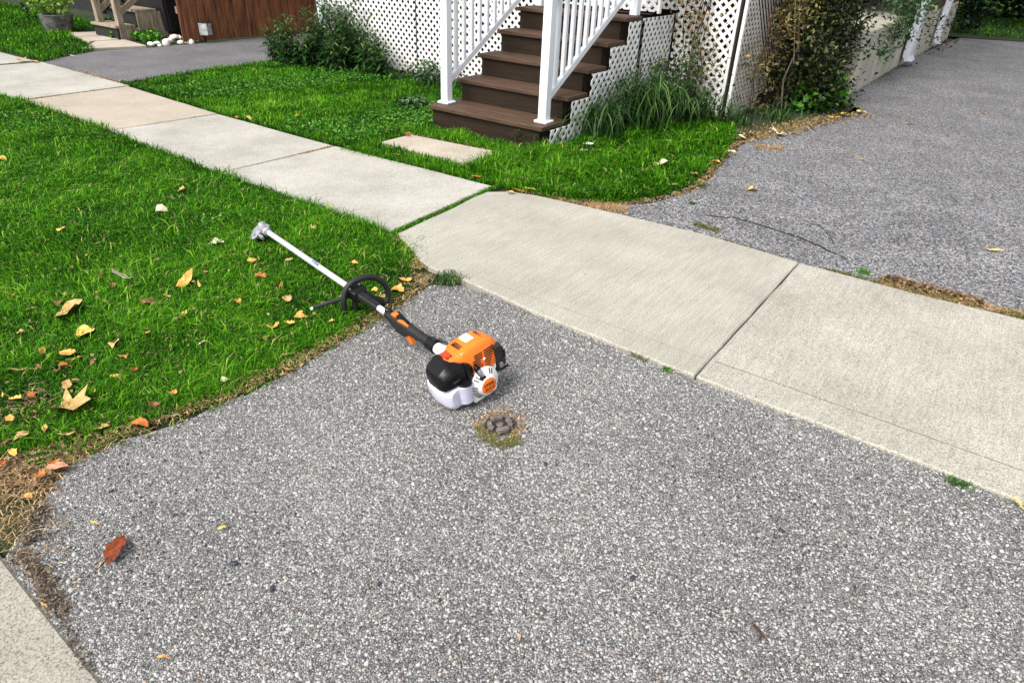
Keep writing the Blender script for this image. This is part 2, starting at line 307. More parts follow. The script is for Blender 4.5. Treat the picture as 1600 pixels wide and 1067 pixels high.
# sidewalk: one slab per pour, recessed joints between
walk = empty('sidewalk', (0, 0, 0), kind='structure')
def slab(name, poly, z, m, parent, bev=.006, thick=.09, seed=0, jit=.004):
    r = random.Random(seed); pts = []
    for i in range(len(poly)):
        a = Vector(poly[i]); b = Vector(poly[(i+1) % len(poly)]); k = max(1, int((b-a).length/.16)); nrm = Vector((-(b-a).y, (b-a).x)).normalized()
        for j in range(k): pts.append(a.lerp(b, j/k)+(nrm*r.uniform(-jit, jit) if j else Vector((0, 0))))
    return MB().prism(pts, lambda p: (p[0], p[1], z-thick), lambda p: (p[0], p[1], z)).build(name, m, parent, bevel=bev)
slab('slab', [(-12.4, 2.70), (-9.86, 2.72), (-9.84, 3.84), (-12.4, 3.8)], .006, M['walk'], walk, seed=1)
slab('slab', [(-9.80, 2.72), (-7.66, 2.775), (-7.70, 3.84), (-9.70, 3.86)], .008, M['walk'], walk, seed=2)
slab('slab', [(-7.63, 2.78), (-6.03, 2.755), (-5.96, 3.71), (-7.66, 3.80)], .010, M['walk_tan'], walk, seed=3)
slab('slab', [(-6.012, 2.755), (-4.40, 2.675), (-4.37, 3.69), (-5.942, 3.71)], .008, M['walk'], walk, seed=4)
slab('slab', [(-4.375, 2.675), (-2.72, 2.665), (-2.79, 3.73), (-4.345, 3.69)], .010, M['walk'], walk, seed=5)
slab('slab', [(-2.66, 2.655), (-2.30, 2.46), (-2.22, 2.43), (-1.97, 2.425), (-1.5, 2.37), (-.703, 2.335), (-.703, 3.80), (-.85, 3.82), (-1.3, 3.85), (-1.7, 3.83), (-2.1, 3.80), (-2.45, 3.765), (-2.62, 3.71), (-2.735, 3.60), (-2.735, 3.45), (-2.70, 3.2), (-2.685, 2.95)], .012, M['walk_grey'], walk, seed=6)
slab('slab', [(-.697, 2.335), (1.3, 2.30), (1.3, 3.84), (.35, 3.83), (-.1, 3.80), (-.697, 3.80)], .010, M['walk_grey'], walk, seed=7)
slab('slab', [(1.312, 2.30), (3.6, 2.30), (3.6, 3.84), (1.312, 3.84)], .010, M['walk_grey'], walk, seed=8)
slab('slab', [(3.612, 2.30), (6, 2.30), (6, 3.84), (3.612, 3.84)], .010, M['walk_grey'], walk, seed=9)
ps = MB().prism([(-4.17, 4.03), (-3.24, 3.99), (-3.16, 4.30), (-3.2, 4.47), (-3.55, 4.43), (-4.16, 4.375)], lambda p: (p[0], p[1], -.04), lambda p: (p[0], p[1], .014)).build('stepping_slab', M['stone_slab'], bevel=.008)
tag(ps, 'tan concrete stepping slab set in grass in front of the brown steps', 'paving slab')
nbw = empty('garden_path', (0, 0, 0), kind='structure')
for q in ([(128, 77.5), (229, 73), (196, 63.5), (150, 66)], [(139, 65.5), (190, 62.5), (172, 57), (120, 59)], [(115, 58.5), (166, 56), (150, 51), (104, 52)]):
    MB().prism([G(*p) for p in q], lambda p: (p[0], p[1], -.04), lambda p: (p[0], p[1], .012)).build('slab', M['stone_slab'], nbw, bevel=.006)
# tooled line along the street edge of the driveway slabs
tl = MB()
for xa, xb in ((-1.95, -.72), (-.68, 1.28)):
    k = 14
    for i in range(k):
        u0, u1 = xa+(xb-xa)*i/k, xa+(xb-xa)*(i+1)/k-.004; y = 2.492-.012*i/k+random.uniform(-.0015, .0015)
        tl.box(u0, u1, y, y+random.uniform(.0008, .0018), .0105, .0126)
tl.build('groove', M['groove'], walk)
# driveway cracks: flat strips on the asphalt, recess shade put into their dark colour
def crack(pts, w, seed):
    r = random.Random(seed); P = []
    for (a, b) in zip(pts[:-1], pts[1:]):
        a = Vector(G(*a)); b = Vector(G(*b)); k = max(2, int((b-a).length/.03))
        for j in range(k): P.append(a.lerp(b, j/k)+Vector((r.uniform(-1, 1), r.uniform(-1, 1)))*.010)
    mb = MB(); vs = []; n = len(P)
    for i, p in enumerate(P):
        t = (P[min(i+1, n-1)]-P[max(i-1, 0)]).normalized(); q = Vector((-t.y, t.x))*w*r.uniform(.25, 1)*min(1, (n-1-i)/6+.2, i/6+.3); vs += [(*(p+q), .002), (*(p-q), .002)]
    mb.add(vs, [(2*i, 2*i+1, 2*i+3, 2*i+2) for i in range(n-1)])
    return mb
ck = crack([(1084, 335), (1150, 341), (1200, 355), (1250, 372), (1287, 388), (1316, 402), (1345, 418)], .009, 1)
for q in ([(1275, 383), (1262, 391), (1256, 399)], [(1235, 338), (1280, 353), (1298, 372), (1306, 390)], [(1287, 388), (1310, 393)], [(1150, 341), (1160, 352), (1150, 360)]):
    c = crack(q, .005, q[0][0]); ck.add(c.v, c.f)
ck.build('asphalt_crack', M['crack'], None, 'structure')

# ================================================================== SCATTERED STUFF (real geometry)
def sample(poly, n, exclude=(), d0=2.4, pw=1.5):
    x0, y0 = np.min(poly, 0); x1, y1 = np.max(poly, 0); out = []
    tot = 0
    while tot < n:
        p = np.stack([RNG.uniform(x0, x1, 60000), RNG.uniform(y0, y1, 60000)], 1)
        k = inside(p, poly)
        for e in exclude: k &= ~inside(p, e)
        d = np.sqrt((p**2).sum(1)+CH**2); k &= RNG.random(len(p)) < np.minimum(1, (d0/d)**pw)
        # leave out what the frame (with a margin) cannot see
        c = np.concatenate([p, np.zeros((len(p), 1))], 1)-[0, 0, CH]; dep = c@FW; u = (c@RT)/dep*FPX; v = -(c@UP)/dep*FPX
        k &= (dep > .2) & (np.abs(u) < 1050) & (np.abs(v) < 760)
        out.append(p[k]); tot += k.sum()
        if len(out) > 400: break
    return np.concatenate(out)[:n]
def blades(name, pts, h, w, lean=.6, m=None, flat=.0, tintf=None, z=-.005, dry=.0, parent=None, kind='stuff', d0=2.4, comb=None):
    n = len(pts); d = np.sqrt((pts**2).sum(1)+CH**2); s = np.maximum(1, d/d0)**.55
    H = RNG.uniform(h*.45, h*1.15, n)*(1+.1*(s-1)); W = w*RNG.uniform(.6, 1.3, n)*s; a = RNG.uniform(0, 2*np.pi, n)
    if comb is not None:
        an, st = comb(pts); a = np.arctan2(np.sin(a)+st*np.sin(an), np.cos(a)+st*np.cos(an))
    L = np.abs(RNG.normal(lean, .35, n)); L = np.clip(L+flat, .05, 2.2)
    dx, dy = np.cos(a), np.sin(a); px, py = -dy, dx
    B = np.stack([pts[:, 0], pts[:, 1], np.full(n, z)], 1)
    t = RNG.uniform(-.6, .6, n); qx, qy = px*np.cos(t)+dx*np.sin(t), py*np.cos(t)+dy*np.sin(t)
    Q = np.stack([qx*W/2, qy*W/2, np.zeros(n)], 1)
    m1 = B+np.stack([dx*L*H*.35, dy*L*H*.35, H*.62/(1+.25*L)], 1)
    m2 = B+np.stack([dx*L*H*1.0, dy*L*H*1.0, H*(1/(1+.9*L))], 1)
    V = np.stack([B-Q, B+Q, m1+Q*.85, m1-Q*.85, m2], 1).reshape(-1, 3); i = np.arange(n)*5
    if tintf is None:
        nz = noise2(pts, 3.2, 31); n2_ = noise2(pts, 11, 32); H_ = 1
        tint = np.clip(RNG.beta(1.9, 2.5, n)*.92+.07*nz+.05*n2_, 0, .93)
        hk = np.clip(1+.22*n2_+.15*nz, .5, 1.6)[:, None]; m1 = B+(m1-B)*hk; m2 = B+(m2-B)*hk
        V = np.stack([B-Q, B+Q, m1+Q*.85, m1-Q*.85, m2], 1).reshape(-1, 3)
    else: tint = tintf(pts)
    if dry: tint = np.where(RNG.random(n) < dry, RNG.uniform(.95, 1, n), tint)
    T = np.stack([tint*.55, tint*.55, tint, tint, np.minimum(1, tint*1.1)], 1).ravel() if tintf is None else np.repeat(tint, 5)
    return np_mesh(name, V, np.stack([i, i+1, i+2, i+3], 1), np.stack([i+3, i+2, i+4], 1), T, m or M['grass'], parent, kind)
def noise2(p, f, seed=0):
    r = np.random.default_rng(seed); o = np.zeros(len(p))
    for k in range(5):
        a = r.uniform(0, 2*np.pi); o += np.sin((p[:, 0]*np.cos(a)+p[:, 1]*np.sin(a))*f*r.uniform(.6, 1.6)+r.uniform(0, 6.3))
    return o/5**.5
def tint_grass(p):
    return np.clip(RNG.beta(2.2, 2.8, len(p))*.95+.07*noise2(p, 6, 3), 0, .93)
# lawns
BL = [(-16, .28), (-2.4, .31), (-2.25, .5), (-2.17, .70), (-2.09, .85), (-2.06, 1.1), (-2.045, 1.3), (-2.08, 1.8), (-2.13, 2.2), (-2.36, 2.46), (-2.66, 2.65), (-4.4, 2.66), (-6.05, 2.74), (-7.7, 2.76), (-16, 2.68)]
BLs = [(-40, .28), (-1.5, .28), (-1.78, .335), (-1.98, .44), (-2.05, .6), (-2.0, .9), (-1.96, 1.3), (-1.98, 2.1), (-2.05, 2.45), (-2.6, 2.7), (-40, 2.7)]
sheet('boulevard_lawn', BLs, -.016, M['thatch'])
YARD = [(-7.93, 3.86), (-6, 3.73), (-4.4, 3.71), (-2.8, 3.76), (-2.35, 3.79), (-2.05, 3.93), (-1.88, 4.1), (-1.78, 4.4), (-1.74, 4.82), (-1.88, 5.6), (-2.0, 6.45), (-2.3, 7.0), (-3.0, 7.0), (-3.0, 4.95), (-3.08, 4.9), (-3.08, 4.74), (-4.32, 4.74), (-4.32, 6.5), (-8.1, 6.5), (-8.05, 5.0)]
YARDs = [(-8.1, 3.6), (-1.5, 3.6), (-1.5, 9.2), (-8.3, 9.2)]
sheet('front_lawn', YARDs, -.018, M['thatch'])
NB = [(-9.72, 3.9), (-10.0, 4.3), (-10.25, 4.78), (-10.95, 5.0), (-12.0, 5.25), (-12.6, 6.2), (-20, 6.6), (-20, 3.8)]
sheet('neighbour_lawn', [(-40, 3.5), (-9.6, 3.5), (-10.0, 5.5), (-10.1, 20), (-40, 20)], -.020, M['thatch'])
def comb(p): return (noise2(p, 2.0, 9)*1.6+2.6, .9)
g = sample(BL, 230000, d0=2.2, pw=1.35); g = g[(noise2(g, 7, 41) > -1.1) | (RNG.random(len(g)) < .45)]
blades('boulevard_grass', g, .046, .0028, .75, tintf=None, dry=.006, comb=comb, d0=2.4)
g = sample(BL, 1500, d0=2.2, pw=1.2)
blades('thatch_straw', g, .04, .0028, 1.7, M['straw'], tintf=lambda p: RNG.beta(2, 2, len(p)), z=.004)
g = sample(BL, 9000, d0=2.4, pw=1.3)
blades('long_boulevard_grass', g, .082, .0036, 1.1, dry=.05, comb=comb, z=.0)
STEP = [(-4.19, 4.01), (-3.22, 3.98), (-3.17, 4.46), (-3.55, 4.45), (-4.18, 4.40)]
g = sample(YARD, 90000, [STEP], d0=4.2, pw=1.1)
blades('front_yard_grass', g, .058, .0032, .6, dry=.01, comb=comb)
g = sample([(-3.2, 3.86), (-2.3, 3.84), (-1.8, 4.3), (-1.8, 5.5), (-2.2, 6.9), (-3.0, 6.9), (-3.0, 4.9), (-3.25, 4.5)], 14000, d0=5)
blades('tall_yard_grass', g, .11, .004, .8, dry=.03)
g = sample(NB, 30000, d0=10, pw=.5)
blades('neighbour_grass', g, .07, .004, .6, dry=.005)
g = sample([(-14, 19.6), (-.2, 19.9), (6, 21), (12, 40), (-14, 40)], 30000, d0=20, pw=.5)
blades('backyard_grass', g, .08, .006, .5)
sheet('backyard_lawn', [(-40, 19.2), (-1.4, 19.2), (-.3, 19.7), (6.2, 20.6), (40, 20.6), (40, 100), (-40, 100)], -.012, M['thatch'])
# clover and broad weeds
def leafcloud(name, P, size, m, parent=None, kind=None, aspect=1.0, tintf=None, up=0.35, seed=0):
    """one four-sided folded leaf per point"""
    r = np.random.default_rng(seed+5); n = len(P); nr = r.normal(size=(n, 3)); nr[:, 2] = np.abs(nr[:, 2])+up; nr /= np.linalg.norm(nr, axis=1)[:, None]
    t = r.normal(size=(n, 3)); t -= nr*(t*nr).sum(1)[:, None]; t /= np.linalg.norm(t, axis=1)[:, None]; b = np.cross(nr, t)
    s = size*r.uniform(.55, 1.3, n)[:, None]
    c1 = P-t*s*.5; c2 = P+b*s*.42/aspect+nr*s*.12; c3 = P+t*s*.55-nr*s*.08; c4 = P-b*s*.42/aspect+nr*s*.12
    V = np.stack([c1, c2, c3, c4], 1).reshape(-1, 3); i = np.arange(n)*4
    tt = r.beta(2, 2.3, n) if tintf is None else tintf(P, r)
    return np_mesh(name, V, None, np.concatenate([np.stack([i, i+1, i+2], 1), np.stack([i, i+2, i+3], 1)]), np.repeat(tt, 4), m, parent, kind)
g = sample([(-7.8, 3.95), (-4.3, 3.8), (-4.25, 4.7), (-4.4, 6.3), (-7.8, 6.3)], 16000, d0=4.5, pw=.8)
g = g[noise2(g, 2.2, 5) > -.15]
leafcloud('clover_patch', np.concatenate([g, RNG.uniform(.025, .06, (len(g), 1))], 1), .024, M['clover'], kind='stuff')
g = sample([(-7.5, 2.0), (-3.5, 2.0), (-3.5, 2.6), (-7.5, 2.65)], 3500, d0=4.5); g = g[noise2(g, 2.2, 8) > .2]
leafcloud('boulevard_clover', np.concatenate([g, RNG.uniform(.03, .05, (len(g), 1))], 1), .018, M['clover'], kind='stuff', seed=2)
def near_line(pts, n, width, jitter=True, along=None):
    pts = np.array(pts, float); seg = np.diff(pts, axis=0); L = np.linalg.norm(seg, axis=1); c = L.cumsum(); t = RNG.uniform(0, c[-1], n); k = np.searchsorted(c, t); f = (t-(c[k]-L[k]))/L[k]
    p = pts[k]+seg[k]*f[:, None]; nr = np.stack([-seg[k][:, 1], seg[k][:, 0]], 1)/L[k][:, None]
    return p+nr*(RNG.normal(0, width, n)[:, None])
g = near_line([(-7.7, 2.745), (-6.05, 2.72), (-4.4, 2.64), (-2.75, 2.63)], 1500, .02)
blades('overhanging_edge_grass', g, .085, .0032, .7, dry=.02)
g = near_line([(-7.85, 3.88), (-5.9, 3.76), (-4.4, 3.73), (-4.25, 4.0)], 1100, .02)
blades('yard_edge_grass', g, .06, .003, .9, dry=.03)
# dry edge of straw and crumbs along the apron and the yard
EDGE = [(-2.20, .38), (-2.14, .6), (-2.15, .80), (-2.08, 1.05), (-2.05, 1.35), (-2.07, 1.75), (-2.12, 2.1), (-2.2, 2.36)]
e1 = near_line(EDGE, 1900, .03)+[.03, 0]
e2 = near_line([(-2.5, .36), (-2.2, .42), (-2.05, .45), (-1.86, .35), (-1.55, .29)], 1500, .05)
e2 = e2[e2[:, 1] > .29]
cr = sample([(-2.5, .3), (-2.05, .36), (-2.0, .45), (-2.12, .62), (-2.3, .75), (-2.6, .7)], 1200)
ed = np.concatenate([e1, e2, cr]); ed = ed[~inside(ed, [(x+.015, y+.015) for x, y in APRON]) | (RNG.random(len(ed)) < .12)]
blades('dry_straw_edge', ed, .026, .0026, 1.6, M['straw'], tintf=lambda p: RNG.beta(2, 2, len(p)), z=-.002)
def crumbs(name, P, size, m, kind='stuff', z=0, parent=None):
    return leafcloud(name, np.concatenate([P, RNG.uniform(.002, .012, (len(P), 1))+z], 1), size, m, kind=kind, up=1.2, parent=parent)
crumbs('dead_leaf_crumbs', np.concatenate([near_line(EDGE, 700, .045), cr[:500]]), .019, M['vinebrown'])
blades('edge_grass', near_line([(-2.2, .5), (-2.14, .8), (-2.07, 1.1), (-2.06, 1.4), (-2.08, 1.8), (-2.15, 2.2), (-2.42, 2.5), (-2.6, 2.66)], 5200, .04), .034, .003, .9, dry=.12)
blades('corner_straw', near_line([(-2.25, 2.40), (-2.45, 2.53), (-2.64, 2.66)], 900, .03), .03, .003, 1.4, M['straw'], tintf=lambda p: RNG.beta(2, 2, len(p)))
y1 = near_line([(-2.3, 3.80), (-2.02, 3.98), (-1.86, 4.12), (-1.72, 4.5), (-1.70, 4.85), (-1.83, 5.5), (-1.92, 6.2), (-1.80, 6.7)], 850, .022)
y2 = near_line([(-1.95, 6.35), (-1.7, 7.1), (-1.6, 7.8), (-1.32, 8.5)], 800, .07)
y3 = near_line([(-1.75, 6.2), (-1.55, 6.3)], 260, .05)
y4 = near_line([(-2.1, 3.86), (-1.85, 3.95)], 900, .05)
y5 = near_line([(-.30, 3.84), (.0, 3.86), (.25, 3.88)], 700, .03)
y6 = near_line([(.25, 3.87), (.5, 3.92)], 600, .02)
blades('dry_litter_edge', np.concatenate([y1, y2, y3, y4, y5, y6]), .028, .003, 1.6, M['straw'], tintf=lambda p: RNG.beta(2, 2, len(p)), z=-.002)
crumbs('dry_leaf_litter', np.concatenate([y1[:250], y2[:700], near_line([(-1.9, 9.4), (-1.7, 13)], 500, .06)]), .03, M['drygold'])
# moss and grass in joints and along slab edges
def tufts(name, P, h, m, w=.0028, lean=.8, z=0.0, tf=None): return blades(name, P, h, w, lean, m, tintf=tf or (lambda p: RNG.beta(2, 2.2, len(p))*.9), z=z)
j3 = near_line([(-2.69, 2.64), (-2.705, 2.95), (-2.725, 3.25), (-2.755, 3.55), (-2.77, 3.78)], 1500, .010)
j3 = j3[noise2(j3, 9, 4) > -.55]
tufts('joint_grass', j3, .028, M['grass'])
jj = np.concatenate([near_line([(-4.38, 2.7), (-4.36, 3.65)], 500, .006), near_line([(-7.65, 2.8), (-7.68, 3.8)], 1100, .018), near_line([(-6.02, 3.1), (-5.95, 3.7)], 120, .004), near_line([(-9.83, 2.75), (-9.78, 3.84)], 600, .02)])
tufts('joint_moss', jj, .016, M['moss'])
st = near_line([(-4.25, 3.74), (-3.2, 3.83), (-2.8, 3.85)], 4200, .05)
tufts('slab_edge_grass', np.concatenate([st, near_line([(-4.2, 4.55), (-3.3, 4.58)], 3500, .05)]), .035, M['grass'])
sd_ = np.concatenate([near_line([(-1.25, 3.865), (-1.05, 3.855), (-.8, 3.835)], 130, .008), near_line([(-.55, 3.83), (-.30, 3.82)], 240, .012), near_line([(-.30, 3.86), (-.08, 3.86), (.16, 3.88)], 1100, .032), near_line([G(1560, 486), G(1610, 500)], 500, .025), near_line([G(985, 553), G(1010, 565)], 60, .004), near_line([G(1085, 350), G(1125, 362)], 300, .02)])
tufts('slab_crack_moss', sd_, .022, M['moss'])

fr = sample([(-4.0, .35), (-2.15, .5), (-2.15, 1.7), (-3.2, 2.2), (-4.4, 1.6)], 420)
leafcloud('leaf_fragments', np.concatenate([fr, RNG.uniform(.015, .04, (len(fr), 1))], 1), .017, M['drygold'], kind='stuff', up=.8, seed=12)
crumbs('dead_weed_mound', near_line([(-.28, 3.90), (-.05, 3.91), (.18, 3.92)], 420, .028), .022, M['vinebrown'], z=.006)
blades('dead_weed_straw', near_line([(-.28, 3.90), (-.05, 3.91), (.18, 3.92)], 900, .03), .032, .003, 1.5, M['straw'], tintf=lambda p: RNG.beta(1.6, 2.4, len(p)))
tufts('porch_edge_litter', near_line([(-1.95, 6.6), (-1.8, 7.3), (-1.55, 7.9)], 700, .10), .03, M['straw'])
gd = np.concatenate([near_line([G(30, 862), G(68, 905), G(95, 960)], 420, .012), near_line([G(95, 960), G(140, 1050)], 90, .005), near_line([G(60, 790), G(50, 850)], 400, .018)])
leafcloud('edge_dirt', np.concatenate([gd, RNG.uniform(.001, .010, (len(gd), 1))], 1), .009, M['dirtbits'], kind='stuff', up=1.0, seed=15)
blades('edge_dirt_straw', gd[:300], .018, .002, 1.6, M['straw'], tintf=lambda p: RNG.beta(1.6, 2.4, len(p)))
# small weeds by the slab edge
def weed_tuft(px, py, r, n, h, m, label, z=.0, cat='weed', name='weed_tuft'):
    c = G(px, py); root = empty(name, (*c, 0), label, cat)
    P = RNG.normal(0, r*.5, (n, 2)); o = blades('foliage', P+np.array(c), h, .004, .9, M[m], tintf=lambda p: RNG.beta(2, 2, len(p)), parent=root, kind=None)
    o.location = (-c[0], -c[1], 0); return root
weed_tuft(700, 437, .07, 420, .045, 'longgrass', 'small green weed tuft in the corner between lawn, asphalt and sidewalk slab')
weed_tuft(1498, 752, .034, 200, .018, 'weed', 'small green weed growing in the seam below the sidewalk at right')
weed_tuft(1042, 577, .018, 60, .02, 'clover', 'tiny green weed in the seam left of the dark slab joint')
weed_tuft(1092, 290, .05, 240, .035, 'longgrass', 'low green tuft on the asphalt beside the tip of the yard grass')
weed_tuft(1082, 318, .02, 70, .025, 'longgrass', 'tiny green tuft growing through the driveway below the larger tuft')
weed_tuft(1350, 425, .04, 160, .02, 'clover', 'flat green weed at the driveway edge near the crack')

blades('joint_litter', np.concatenate([near_line([(-4.36, 3.35), (-4.355, 3.68)], 220, .012), near_line([(-7.66, 2.8), (-7.67, 3.1)], 160, .012), near_line([(-8.9, 3.87), (-7.95, 3.86)], 300, .03), near_line([(-2.6, 3.79), (-2.1, 3.84)], 260, .02), near_line([(-4.2, 4.40), (-3.2, 4.50)], 260, .03)]), .018, .003, 1.6, M['straw'], tintf=lambda p: RNG.beta(1.6, 2.4, len(p)), z=.004)
# loose and embedded aggregate of the apron
def stones(name, P, smin, smax, m, zb=-.005, hf=.42, parent=None, tintr=None):
    n = len(P); s = smin+(smax-smin)*RNG.random(n)**2.4; a0 = RNG.uniform(0, 6.28, n); el = RNG.uniform(.6, 1, n); ea = RNG.uniform(0, 3.14, n); k = 5
    th = a0[:, None]+np.arange(k)*2*np.pi/k+RNG.uniform(-.3, .3, (n, k)); rr = s[:, None]/2*RNG.uniform(.8, 1.15, (n, k))
    x = rr*np.cos(th); y = rr*np.sin(th)*el[:, None]; cx = x*np.cos(ea)[:, None]-y*np.sin(ea)[:, None]; cy = x*np.sin(ea)[:, None]+y*np.cos(ea)[:, None]
    hgt = s*hf*RNG.uniform(.45, 1, n); tx = RNG.normal(0, .28, n); ty = RNG.normal(0, .28, n)
    bot = np.stack([P[:, :1]+cx, P[:, 1:]+cy, np.full((n, k), zb)], 2)
    top = np.stack([P[:, :1]+cx*.66, P[:, 1:]+cy*.66, zb+hgt[:, None]+cx*.66*tx[:, None]+cy*.66*ty[:, None]], 2)
    V = np.concatenate([bot, top], 1).reshape(-1, 3); i = (np.arange(n)*2*k)[:, None]
    q = np.concatenate([np.stack([i[:, 0]+j, i[:, 0]+(j+1) % k, i[:, 0]+k+(j+1) % k, i[:, 0]+k+j], 1) for j in range(k)])
    t = np.concatenate([np.stack([i[:, 0]+k, i[:, 0]+k+j, i[:, 0]+k+j+1], 1) for j in range(1, k-1)])
    tint = RNG.random(n) if tintr is None else tintr(P)
    return np_mesh(name, V, q, t, np.repeat(tint, 2*k), m, parent, 'stuff')
def stone_tint(p):
    t = RNG.random(len(p)); k = t < .975; sh_ = .16*noise2(p, 5, 21)+.12*noise2(p, 1.6, 22)
    return np.where(k, np.clip(t+sh_*(.9-t), .0, .975), t)
g = sample(APRON, 62000, d0=1.9, pw=1.1)
stones('asphalt_aggregate', g, .0038, .0115, M['stones'], tintr=stone_tint)
g = sample(APRON, 900); stones('loose_pebbles', g, .010, .018, M['stones'], hf=.5)
g = sample([(-2.0, 3.9), (3, 3.9), (3, 8), (-1.6, 8), (-1.7, 4.8)], 20000, d0=4.0, pw=1.6)
stones('driveway_aggregate', g, .005, .0115, M['stones'], zb=-.004, hf=.35, tintr=stone_tint)

# ================================================================== HOUSE, PORCH, STEPS
LP = .0635; LW = .0295; LT = .004      # lattice pitch, slat width, slat thickness
def lattice(parent, conv, rects, m, depth_dir, name='slat', phase=0.0):
    """diagonal slats over convex regions given in wall coordinates (u along, z up); conv(u, z, d) gives the point"""
    cache = {}; k2 = math.sqrt(.5)
    for rect in rects:
        us = [p[0] for p in rect]; zs = [p[1] for p in rect]
        for layer, sg in ((0, 1), (1, -1)):
            # slat lines: u*k2 + sg*z*k2 = c
            cs = [p[0]*k2+sg*p[1]*k2 for p in rect]
            i0 = math.floor((min(cs)-phase)/LP)-1; i1 = math.ceil((max(cs)-phase)/LP)+1
            for i in range(i0, i1+1):
                c = i*LP+phase; n = (k2, sg*k2); t = (-sg*k2, k2)
                big = 6
                ctr = (n[0]*c, n[1]*c)
                Q = [(ctr[0]+n[0]*a*LW/2+t[0]*b*big, ctr[1]+n[1]*a*LW/2+t[1]*b*big) for a, b in ((-1, -1), (1, -1), (1, 1), (-1, 1))]
                C = clip_poly(Q, rect)
                if len(C) < 3: continue
                ar = abs(sum(C[j][0]*C[(j+1) % len(C)][1]-C[(j+1) % len(C)][0]*C[j][1] for j in range(len(C))))/2
                if ar < 2e-4: continue
                d0 = layer*(LT+.0005)*depth_dir; d1 = d0+LT*depth_dir
                MB().prism(C, lambda p: conv(p[0], p[1], d0), lambda p: conv(p[0], p[1], d1)).build(name, m, parent)
def rect(u0, u1, z0, z1): return [(u0, z0), (u1, z0), (u1, z1), (u0, z1)]
LTOP = 1.32
# left screen and the screen behind the steps (plane y = 6.6)
YL = 6.60; YR = 7.05
t1 = empty('lattice_screen', (-7.2, YL, 0), 'long white lattice screen under the porch, left of the brown steps, weeds at its foot', 'lattice')
def convL(ox, y): return lambda u, z, d: (u-ox, d, z)
lattice(t1, convL(-7.2, YL), [rect(-7.66, -6.135, .03, LTOP), rect(-6.115, -4.32, .03, LTOP)], M['lattice'], 1)
MB().box(-.535, -.46, -.02, .03, 0, LTOP+.04).build('frame_board', M['lattice'], t1, bevel=.003)
MB().box(-.46, 2.88, .014, .04, LTOP, LTOP+.09).build('frame_board', M['lattice'], t1, bevel=.003)
MB().box(1.07, 1.08, .016, .05, 0, LTOP).build('batten', M['deck'], t1)
t2 = empty('lattice_screen', (-3.7, YL, 0), 'short white lattice strip behind the top of the brown steps', 'lattice')
lattice(t2, convL(-3.7, YL), [rect(-4.30, -3.04, .95, 1.75)], M['lattice'], 1)
MB().box(-.63, -.55, -.012, .03, .94, 1.78).build('frame_board', M['deck'], t2, bevel=.003)
MB().box(.665, .69, -.02, .03, .94, 1.78).build('frame_board', M['lattice'], t2, bevel=.003)
t3 = empty('lattice_screen', (-2.7, YR, 0), 'white lattice screen right of the steps ending at the porch corner', 'lattice')
lattice(t3, convL(-2.7, YR), [rect(-3.035, -2.44, .0, LTOP+.4), rect(-3.72, -3.036, .95, LTOP+.4)], M['lattice'], 1, phase=.02)
MB().box(.262, .292, -.006, .03, .0, LTOP+.44).build('corner_board', M['lattice'], t3, bevel=.003)
MB().box(.298, .318, .0, .03, .0, LTOP+.44).build('corner_post', M['deck'], t3, bevel=.003)
t4 = empty('lattice_screen', (-2.36, 7.8, 0), 'soiled lattice screen on the driveway side, partly overgrown with vines', 'lattice')
XR = -2.355
def convS(u, z, d): return (d, u-7.8, z)
lattice(t4, convS, [rect(7.10, 8.02, .0, LTOP+.4), rect(8.04, 8.78, .12, LTOP+.4)], M['lattice_dirty'], -1)
MB().box(-.01, .02, -.745, -.70, 0, LTOP+.44).build('corner_board', M['lattice'], t4, bevel=.003)
# steps
SX0, SX1, SY, RS, TR, T1 = -4.29, -3.08, 4.76, .186, .30, .366
steps = empty('front_steps', (-3.69, SY, 0), 'wide dark brown wooden front steps rising to the white porch', 'steps')
def rel(mb, root): return mb
for i in range(5):
    y = 0 if i == 0 else T1+TR*(i-1); yb = T1+TR*i; z = RS*(i+1)
    x0, x1 = (-.60, .565) if i == 0 else (-.565, .585)
    if i == 0: x1 = .60
    MB().box(x0+.02, x1-.02, y+.028, y+.055, z-RS-.01 if i else -.04, z-.036).build('riser', M['deck'], steps, bevel=.003)
    tot = yb-y+.028; wdt = tot/2
    for k in range(2):
        MB().box(x0-(.015 if i else 0), x1+(.045 if i else .02), y+k*wdt, y+(k+1)*wdt-.006, z-.034+random.uniform(-.001, .001), z).build('tread_board', M['tread'], steps, bevel=.004)
MB().box(-.56, -.60, T1, T1+1.25, .0, .18).build('stringer', M['deck'], steps)
for xs in (-.555, .545):
    mb = MB()
    poly = [(.08, 0), (1.75, 0), (1.75, .89), (T1+.9+.06, .89)]
    for i in (4, 3, 2, 1): 
        yy = T1+TR*(i-1)+.06; poly += [(yy, RS*(i+1)-.04)] if i == 4 else []
        poly += [(yy, RS*i-.04)] if i > 1 else [(yy, RS-.04)]
        if i > 1: poly += [(T1+TR*(i-2)+.06, RS*i-.04)]
    poly += [(.08, RS-.04)]
    cl = []
    for p in poly:
        if not cl or (abs(p[0]-cl[-1][0])+abs(p[1]-cl[-1][1])) > 1e-4: cl.append(p)
    mb.prism(cl, lambda p: (xs, p[0], p[1]), lambda p: (xs+.03, p[0], p[1])); mb.build('stringer', M['deck'], steps)
# landing behind the top step
MB().box(-.565, .585, T1+TR*5+.025, 1.835, .925, .93).build('landing_board', M['tread'], steps)
